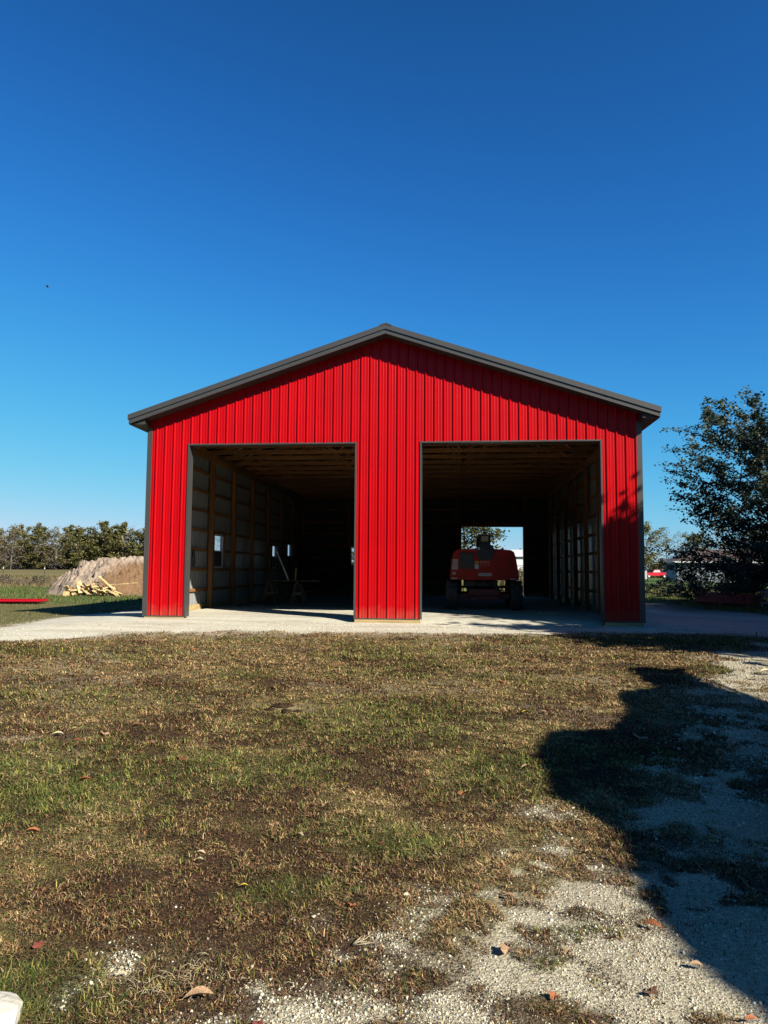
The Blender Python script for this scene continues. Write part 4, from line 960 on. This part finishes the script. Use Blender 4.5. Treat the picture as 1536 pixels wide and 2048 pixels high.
# ------------------------------------------------------------------ grass, weeds, gravel
def in_view(x, y, m=.06):
    dx = x-CAM[0]; dy = y-CAM[1]; f_ = dy*.9950-dx*.0998; s_ = dx*.9950+dy*.0998
    return (f_ > 2.2) & (np.abs(s_) < f_*(.5246+m)+.25)
def sample(n, dmin, dmax, rs, pw=1.0):
    """points on the ground, denser near the viewpoint"""
    a = rs.uniform(-.62, .62, n)-.1; u = rs.rand(n)
    d = (dmin**(2-pw)+u*(dmax**(2-pw)-dmin**(2-pw)))**(1/(2-pw)) if pw != 2 else dmin*(dmax/dmin)**u
    return CAM[0]+d*np.sin(a), CAM[1]+d*np.cos(a), d
def grass():
    rs = np.random.RandomState(9)
    x, y, d = sample(1600000, 2.4, 16.5, rs, 1.7)
    k = in_view(x, y); x, y, d = x[k], y[k], d[k]
    pd = pad_m(x, y); dv = drive_m(x, y); ba = bare_m(x, y); g = green_m(x, y)
    tuft = sstep(.36, .62, fbm(x, y, .10, 301, 3))
    cov = (1-np.maximum(pd, dv*.97))*(1-.8*ba)*(.5+.5*tuft)
    k = rs.rand(len(x)) < cov; x, y, d, g, tuft = x[k], y[k], d[k], g[k], tuft[k]; n = len(x)
    z = H(x, y); rr = rs.rand(n)
    brown = np.array([.155, .072, .032]); straw = np.array([.52, .37, .17]); tan = np.array([.30, .175, .078]); green = np.array([.075, .105, .020]); lime = np.array([.25, .24, .05]); dk = np.array([.035, .020, .012])
    st = sstep(.46, .70, fbm(x, y, .55, 88)+.14*sstep(-12.5, -6, y)+.10*(fbm(x, y, .14, 89)-.5))
    pg = .06+.52*g*(.5+.9*tuft); ps = .035+.14*st*sstep(-15.5, -11, y)+.05*st
    typ = np.where(rr < pg, 0, np.where(rr < pg+ps, 1, 2)); r2 = rs.rand(n)
    c = np.where((typ == 0)[:, None], np.where((r2 < .32)[:, None], lime, green), np.where((typ == 1)[:, None], straw, np.where((r2 < .42-.2*st)[:, None], dk, np.where((r2 > .74-.40*st)[:, None], tan, brown))))
    c = c*((.5+1.0*rs.rand(n))*(.62+.62*tuft))[:, None]
    ln = np.where(typ == 0, .022+.030*rs.rand(n), np.where(typ == 1, .013+.026*rs.rand(n)**2, .010+.018*rs.rand(n)))*(1+.4*g)*np.clip(.6+d*.07, .75, 1.5)*(.7+.6*tuft)
    wd = np.clip(.00085*d, .0016, .010)*(.7+.6*rs.rand(n))*np.where(typ == 2, 1.3, 1.0)
    az = rs.rand(n)*6.283; el = np.where(typ == 0, rs.normal(.52, .32, n), np.where(typ == 1, rs.normal(.20, .22, n), rs.normal(.55, .40, n))); el = np.clip(el, .02, 1.5)
    dx, dy, dz = np.cos(az)*np.cos(el), np.sin(az)*np.cos(el), np.sin(el); px, py = -np.sin(az), np.cos(az)
    zb = z+np.where(typ == 1, .004+.012*rs.rand(n), -.002)
    cv = rs.normal(0, .25, n)
    b0 = np.stack([x-px*wd/2, y-py*wd/2, zb], -1); b1 = np.stack([x+px*wd/2, y+py*wd/2, zb], -1)
    mx_, my_, mz_ = x+dx*ln*.55+px*cv*ln*.2, y+dy*ln*.55+py*cv*ln*.2, zb+dz*ln*.6+.002
    m0 = np.stack([mx_-px*wd*.42, my_-py*wd*.42, mz_], -1); m1 = np.stack([mx_+px*wd*.42, my_+py*wd*.42, mz_], -1)
    tx, ty, tz = x+dx*ln*1.05, y+dy*ln*1.05, zb+dz*ln*.92
    tp = np.stack([tx, ty, tz], -1); tp2 = tp+np.stack([px, py, px*0], -1)*(wd*.12)[:, None]
    V = np.stack([b0, b1, m1, m0, tp2, tp], 1).reshape(-1, 3); i = np.arange(n)[:, None]*6
    F = np.concatenate([i+np.array([[0, 1, 2, 3]]), i+np.array([[3, 2, 4, 5]])], 0)
    o = np_mesh('lawn_grass', V, F, mat('grass_blade', (.1, .1, .05), .7, attr=True, spec=.2, trans=.15), colors=np.repeat(c, 6, 0))
    tag(o, 'short patchy brown and green lawn grass in front of the barn', 'grass', kind='stuff')
grass()
def tall_grass(name, xs, ys, n, hg, wd, pal, seed, lab, test=None):
    rs = np.random.RandomState(seed); x = rs.uniform(*xs, n); y = rs.uniform(*ys, n)
    if test is not None: k = test(x, y) & (rs.rand(n) < .3+.7*sstep(.3, .7, fbm(x, y, 1.5, seed))); x, y = x[k], y[k]; n = len(x)
    z = H(x, y); pal = np.array(pal); c = pal[rs.randint(0, len(pal), n)]*(.7+.6*rs.rand(n))[:, None]
    h_ = hg*(.4+.9*rs.rand(n)); az = rs.rand(n)*6.28; w_ = wd*(.6+.8*rs.rand(n)); px, py = np.cos(az)*w_/2, np.sin(az)*w_/2
    lx, ly = rs.normal(size=n)*h_*.3, rs.normal(size=n)*h_*.3
    V = np.stack([np.stack([x-px, y-py, z-.02], -1), np.stack([x+px, y+py, z-.02], -1), np.stack([x+lx, y+ly, z+h_], -1)], 1).reshape(-1, 3)
    o = np_mesh(name, V, np.arange(3*n).reshape(-1, 3), bpy.data.materials['grass_blade'], colors=np.repeat(c, 3, 0)); tag(o, lab, 'grass', kind='stuff')
PGR = [(.075, .125, .022), (.10, .15, .03), (.15, .16, .045), (.055, .095, .02), (.19, .16, .06)]; PDRY = [(.26, .20, .09), (.20, .17, .06), (.13, .12, .04), (.18, .12, .07)]
tall_grass('side_grass', (-26, -6.8), (-3, 10.5), 60000, .05, .02, [(.15, .14, .05), (.10, .12, .03), (.24, .20, .09), (.12, .10, .04)], 406, 'short olive and straw grass beside the pad left of the barn', lambda x, y: (pad_m(x, y) < .4) & in_view(x, y))
tall_grass('side_grass', (-34, -6.8), (9.5, 32), 50000, .13, .035, PGR, 401, 'green grass left of the barn around the dirt pile', lambda x, y: (pad_m(x, y) < .4) & in_view(x, y))
tall_grass('side_grass', (8, 30), (-3, 42), 45000, .12, .035, PGR, 402, 'shaded green grass right of the barn under the maple', lambda x, y: (pad_m(x, y) < .4) & (drive_m(x, y) < .4) & in_view(x, y))
tall_grass('field_grass', (-75, -14), (31, 75), 50000, .28, .07, PDRY, 403, 'dry tufted pasture grass of the field behind the wire fence', lambda x, y: in_view(x, y))
tall_grass('field_weeds', (-36, -16), (33, 40), 7000, .55, .05, [(.20, .14, .09), (.16, .11, .07), (.24, .18, .11)], 404, 'brown dry weeds along the wire fence', lambda x, y: in_view(x, y) & (np.abs(y-37.5-.0*x) < 1.6))
tall_grass('back_weeds', (-2, 26), (24, 46), 26000, .55, .06, PDRY+PGR, 405, 'tangled green and dry weeds behind the barn', lambda x, y: in_view(x, y))
# shrubs
def shrub(name, loc, r, h, n, ls, pal, seed, lab, cat='shrub'):
    t = tree(name, loc, h, r, .1, .03, n, ls, pal, seed, lab, cat, limbs=16, tw=6, spread=.5)
    return t
shrub('low_shrub', (13.2, 19.8, h1(13.2, 19.8)), 1.2, 1.3, 2600, .10, PMAP, 501, 'dark shrub between the pipe fence and the maple')
shrub('low_shrub', (16.2, 19.5, h1(16.2, 19.5)), 2.2, 1.7, 5200, .12, PMAP, 502, 'wide dark shrub behind the brick stack under the maple')
shrub('low_shrub', (19.4, 20.5, h1(19.4, 20.5)), 2.4, 2.0, 5200, .12, PMAP, 503, 'dark shrub right of the maple trunk at the photo edge')
shrub('low_shrub', (12.4, 22.2, h1(12.4, 22.2)), .9, 1.0, 1300, .10, PG, 504, 'small leafy shrub by the barn corner in front of the pipe fence')
shrub('low_shrub', (6.5, 44, h1(6.5, 44)), 1.8, 1.4, 1700, .16, POL+PBR, 505, 'scrubby bush seen under the boom lift through the back door')
shrub('low_shrub', (9.3, 50, h1(9.3, 50)), 2.4, 1.9, 2000, .18, POL+PBR, 506, 'scrubby bush in front of the white building')
shrub('field_brush', (-27, 50, h1(-27, 50)), 3.2, 1.6, 2400, .16, PBR, 507, 'brown brush clump in the field left of the dirt pile')
shrub('field_brush', (-33.8, 37.4, h1(-33.8, 37.4)), .8, .8, 700, .09, PBR, 508, 'dry weeds around the leftmost fence post')
shrub('field_brush', (-31.3, 37.2, h1(-31.3, 37.2)), .9, .75, 800, .09, PBR+PG, 509, 'dry and green weeds at the foot of the second fence post')

def pebbles():
    rs = np.random.RandomState(19)
    def batch(n0, d0, d1, pw, s0, s1, test):
        x, y, d = sample(n0, d0, d1, rs, pw); k = in_view(x, y); x, y, d = x[k], y[k], d[k]
        k = test(x, y); x, y, d = x[k], y[k], d[k]
        s = (s0+(s1-s0)*rs.rand(len(x))**2.5)*np.clip(d/4.0, .75, 1.5); return x, y, s
    def gm(x, y):
        m = drive_m(x, y); cl = sstep(.30, .62, fbm(x, y, .35, 333)); ln_ = sstep(.5, 1.6, poly_sd(x, y, DRIVE))*sstep(-13.9, -12.9, y); return rs.rand(len(x)) < m*(.18+.82*cl)*(1-.65*ln_)  # pale stones thinned where the drive colour carries painted shade
    def edge(x, y):
        sd = poly_sd(x, y, DRIVE); return (rs.rand(len(x)) < .20*sstep(-.7, .1, sd)*sstep(.42, .66, fbm(x, y, .18, 71)))
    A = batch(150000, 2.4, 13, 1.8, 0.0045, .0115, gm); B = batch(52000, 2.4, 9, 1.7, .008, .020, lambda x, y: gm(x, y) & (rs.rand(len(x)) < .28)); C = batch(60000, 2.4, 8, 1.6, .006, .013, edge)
    D = batch(60000, 10, 18, 1.0, .006, .013, lambda x, y: (pad_m(x, y) > .3) & (rs.rand(len(x)) < .22))
    x = np.concatenate([A[0], B[0], C[0], D[0]]); y = np.concatenate([A[1], B[1], C[1], D[1]]); s = np.concatenate([A[2], B[2], C[2], D[2]]); n = len(x); s = s*(1-.30*sstep(1.2, 2.0, x)*sstep(-10, -13, y))
    z = H(x, y)
    # a chipped eight-cornered stone, each corner moved
    cube = np.array([[-1, -1, -1], [1, -1, -1], [1, 1, -1], [-1, 1, -1], [-1, -1, 1], [1, -1, 1], [1, 1, 1], [-1, 1, 1]], float)*.62
    P = cube[None]+rs.uniform(-.34, .34, (n, 8, 3)); P[:, 4:, :2] *= rs.uniform(.45, .9, (n, 1, 1))
    P *= np.stack([np.ones(n), rs.uniform(.6, 1, n), rs.uniform(.4, .8, n)], -1)[:, None, :]
    a = rs.rand(n)*6.283; t = rs.normal(size=n)*.35
    ca, sa, ct, st = np.cos(a)[:, None], np.sin(a)[:, None], np.cos(t)[:, None], np.sin(t)[:, None]
    X, Y, Z = P[..., 0]*ct+P[..., 2]*st, P[..., 1], -P[..., 0]*st+P[..., 2]*ct
    X, Y = X*ca-Y*sa, X*sa+Y*ca
    V = np.stack([X*s[:, None]+x[:, None], Y*s[:, None]+y[:, None], Z*s[:, None]+(z+s*.22)[:, None]], -1).reshape(-1, 3)
    fq = np.array([[3, 2, 1, 0], [4, 5, 6, 7], [0, 1, 5, 4], [1, 2, 6, 5], [2, 3, 7, 6], [3, 0, 4, 7]])
    F = (np.arange(n)[:, None, None]*8+fq[None]).reshape(-1, 4)
    pal = np.array([[.66, .60, .43], [.76, .70, .52], [.38, .33, .22], [.58, .50, .33], [.82, .77, .62]]); c = pal[rs.choice(5, n, p=[.33, .22, .2, .15, .1])]*(.8+.35*rs.rand(n))[:, None]
    o = np_mesh('gravel', V, F, mat('limestone_chip', (.5, .5, .4), .9, attr=True, spec=.2), colors=np.repeat(c, 8, 0)); tag(o, 'loose pale limestone gravel of the drive in the foreground', 'gravel', kind='stuff')
pebbles()
# rock in the bottom-left corner
def rock(name, x, y, sx, sy, sz, seed, lab, m=None):
    import bmesh
    bm = bmesh.new(); bmesh.ops.create_icosphere(bm, subdivisions=3, radius=1)
    rs = np.random.RandomState(seed); dirs = rs.normal(size=(16, 3)); dirs /= np.linalg.norm(dirs, axis=1)[:, None]
    for v in bm.verts:
        c = np.array(v.co); k = (dirs@c).max(); c = c/max(.75, k)*.95; c = c+rs.normal(size=3)*(.012 if m is None else .09); v.co = (c[0]*sx, c[1]*sy, c[2]*sz)
    me = bpy.data.meshes.new(name); bm.to_mesh(me); bm.free(); o = bpy.data.objects.new(name, me); col.objects.link(o)
    me.materials.append(m or mat(name+'_stone', (.62, .58, .47), .9, 0, .15, 8, .6, 30)); o.location = (x, y, h1(x, y)+sz*.35); tag(o, lab, 'rock')
rock('corner_rock', .08, -15.27, .13, .10, .06, 3, 'pale cream rock at the bottom left corner in the grass')
M['soil'] = mat('dark_soil', (.045, .028, .016), .95, 0, .5, 14, 1.0, 30, spec=.05)
rsc = random.Random(77)
for i, (x, y, s, lab) in enumerate([(-.20, -9.80, .055, 'largest dark clod of turned soil at the bare spot in the lawn'), (-.08, -9.98, .045, 'dark soil lump in front of the largest clod on the lawn'), (-.27, -9.95, .03, 'small soil lump left in front of the largest clod'),
                                    (.02, -9.90, .028, 'small soil lump at the right end of the turned clods'), (-.12, -9.70, .035, 'soil lump behind the largest clod on the lawn')]):
    rock('soil_clod', x, y, s*1.5, s*1.1, s*.8, 30+i, lab, M['soil'])
# fallen leaves, each an object
def fallen(x, y, s, kind, c, lab, seed):
    rs = random.Random(seed); q = MB(); n = 9
    if kind == 'oval':
        out = [(t*1.0-.5, .23*math.sin(math.pi*min(1, t*.97+.02))**.75*(1-.25*t)) for t in [i/n for i in range(n+1)]]
        vs = []; 
        for (u, v) in out:
            cz_ = .16*math.cos(u*2.6)*0.6; vs += [(u, -v, cz_+v*.75), (u, 0, cz_), (u, v, cz_+v*.85)]
        fs = []
        for i in range(n): a = 3*i; fs += [(a, a+3, a+4, a+1), (a+1, a+4, a+5, a+2)]
        q.add(vs, fs, smooth=True); q.tube([(.48, 0, .02), (.72, .03, .03)], .012, 4)
    else:
        vs = [(0, 0, 0)]; k = 20
        for i in range(k):
            a = 2*math.pi*i/k; r = .5*(.62+.38*abs(math.cos(2.5*a)))*(1+.12*rs.uniform(-1, 1)); vs.append((r*math.cos(a), r*math.sin(a), .10*math.cos(2*a)+.07*rs.uniform(-1, 1)+.1*r))
        q.add(vs, [(0, 1+i, 1+(i+1) % k) for i in range(k)]); q.tube([(.1, 0, 0), (-.75, .05, .02)], .012, 4)
    o = q.build('fallen_leaf', c); o.scale = (s, s, s); o.location = (x, y, h1(x, y)+.012+.1*s); o.rotation_euler = (rs.uniform(-.22, .22), rs.uniform(-.22, .22), rs.uniform(-.7, .7)+(3.14 if seed % 2 else 0)); tag(o, lab, 'leaf', 'fallen autumn leaves on the ground')
lm = {k: mat('dry_leaf_'+k, c, .7, 0, .3, 9, .4, 12, trans=.15) for k, c in dict(orange=(.46, .15, .045), tan=(.50, .31, .16), red=(.30, .07, .035), yellow=(.62, .45, .04), brown=(.24, .11, .05), pale=(.66, .56, .34)).items()}
LV = [(-1.01, -12.52, .10, 'oval', 'orange', 'bright orange curled leaf on the green grass at the left'), (-.56, -11.76, .09, 'lobe', 'red', 'red upright leaf on the green patch left of centre'), (-.94, -11.4, .08, 'lobe', 'brown', 'rusty brown leaf just left of the red leaf on the green patch'),
      (-1.95, -11.23, .10, 'oval', 'pale', 'pale leaf lying beside the bare sandy spot at the left'), (-1.64, -11.45, .08, 'oval', 'red', 'small reddish leaf right of the bare sandy spot'), (-3.83, -7.64, .12, 'oval', 'orange', 'orange leaf on the brown lawn below the white sand streak'),
      (1.79, -12.44, .09, 'lobe', 'orange', 'bright orange leaf left of the big shadow edge'), (3.44, -10.67, .17, 'lobe', 'tan', 'large brown maple leaf lying in the big shadow'), (2.47, -9.83, .10, 'oval', 'yellow', 'yellow leaf on the lawn left of the shadow top'),
      (2.82, -6.29, .13, 'lobe', 'orange', 'orange leaf on the far lawn above the shadow'), (2.32, -8.12, .10, 'lobe', 'orange', 'pinkish orange leaf mid lawn near the yellow leaf'), (1.48, -8.36, .10, 'oval', 'pale', 'cream coloured leaf on the middle of the lawn'),
      (.81, -13.39, .055, 'oval', 'pale', 'single cream leaf on brown grass near the middle'), (.32, -13.74, .055, 'oval', 'pale', 'upper of the two cream leaves lying together'), (.35, -13.84, .05, 'oval', 'pale', 'lower of the two cream leaves lying together'),
      (.67, -14.08, .045, 'oval', 'yellow', 'bright yellow leaf standing in dark grass near the front'), (1.3, -13.51, .045, 'lobe', 'red', 'small red leaf near the dark green tuft'), (-.8, -13.53, .08, 'oval', 'orange', 'orange leaf in the green grass at the left edge'),
      (-.02, -14.77, .055, 'lobe', 'red', 'dull pink red leaf in the grass near the lower left'), (.79, -15.08, .11, 'oval', 'tan', 'long tan curled leaf on the gravel edge at the bottom'), (.44, -14.97, .05, 'oval', 'pale', 'small pale leaf among green weeds at lower left'),
      (1.25, -14.26, .045, 'lobe', 'orange', 'small orange leaf between grass and gravel'), (2.0, -14.1, .06, 'oval', 'tan', 'brown curled leaf on the gravel by the dark weeds'), (1.96, -14.61, .085, 'lobe', 'tan', 'large tan leaf lying on open gravel'),
      (2.62, -14.33, .085, 'oval', 'orange', 'orange tan leaf on gravel near the shadow curve'), (2.71, -14.64, .06, 'oval', 'tan', 'tan leaf right at the curved shadow edge'), (2.48, -14.85, .06, 'lobe', 'brown', 'crumpled brown leaf on the gravel near the bottom right'),
      (2.11, -14.92, .045, 'lobe', 'orange', 'orange leaf at the foot of the green weed on the gravel'), (2.79, -14.99, .05, 'oval', 'orange', 'narrow orange leaf in the bottom right corner'), (2.51, -12.97, .05, 'oval', 'pale', 'white bit of leaf below the shadow corner'),
      (2.49, -13.44, .05, 'oval', 'tan', 'tan leaf on the gravel beside the shadow'), (2.29, -11.77, .09, 'oval', 'tan', 'tan leaf on green grass left of the shadow corner'), (6.05, -7.0, .20, 'oval', 'pale', 'pale leaf on the gravel strip at the right edge'),
      (1.05, -15.2, .045, 'lobe', 'red', 'dark red leaf at the bottom among dry stalks'), (-2.6, -5.9, .12, 'oval', 'orange', 'small orange leaf on the far lawn left of centre')]
for i, (x, y, s, k, c, lab) in enumerate(LV): fallen(x, y, s, k, lm[c], lab, 700+i)
rsl = random.Random(91)
for i in range(22):
    y = rsl.uniform(-11.5, -3.6); x = CAM[0]+(y-CAM[1])*rsl.uniform(-.60, .30)
    if drive_m(np.array([x]), np.array([y]))[0] > .5: continue
    fallen(x, y, rsl.uniform(.06, .10), rsl.choice(('oval', 'lobe')), lm[rsl.choice(('tan', 'brown', 'pale'))], 'small dry leaf speck among the grass of the middle and far lawn', 900+i)
# dry root / stalk
def stalks(name, x, y, n, ln, seed, lab):
    rs = random.Random(seed); q = MB(); z = h1(x, y)
    for i in range(n):
        tw = name == 'dry_twig'; a = rs.uniform(-.4, 1.2) if tw else rs.uniform(0, 6.28); l = ln*rs.uniform(.4, 1)
        ox, oy = (0, 0) if tw else (rs.gauss(0, .10), rs.gauss(0, .06))
        q.tube([(ox, oy, .008), (ox+math.cos(a)*l*.5, oy+math.sin(a)*l*.5, .012+rs.uniform(0, .015)), (ox+math.cos(a+.25)*l, oy+math.sin(a+.25)*l, rs.uniform(.008, .022))], [.0022, .0018, .0008] if tw else [.0010, .0009, .0006], 4)
    o = q.build(name, M.setdefault('straw', mat('straw', (.50, .42, .25), .8))); o.location = (x, y, z); tag(o, lab, 'twig', kind=None if name == 'dry_twig' else 'stuff')
stalks('dry_twig', 1.30, -14.62, 7, .14, 3, 'pale branching dry twig on the gravel near the bottom centre')
stalks('straw_clump', .72, -14.92, 60, .06, 5, 'clump of dry straw at the edge of the gravel near the bottom')
stalks('straw_clump', 0.50, -15.0, 40, .06, 6, 'smaller dry straw clump beside the green weeds at lower left')
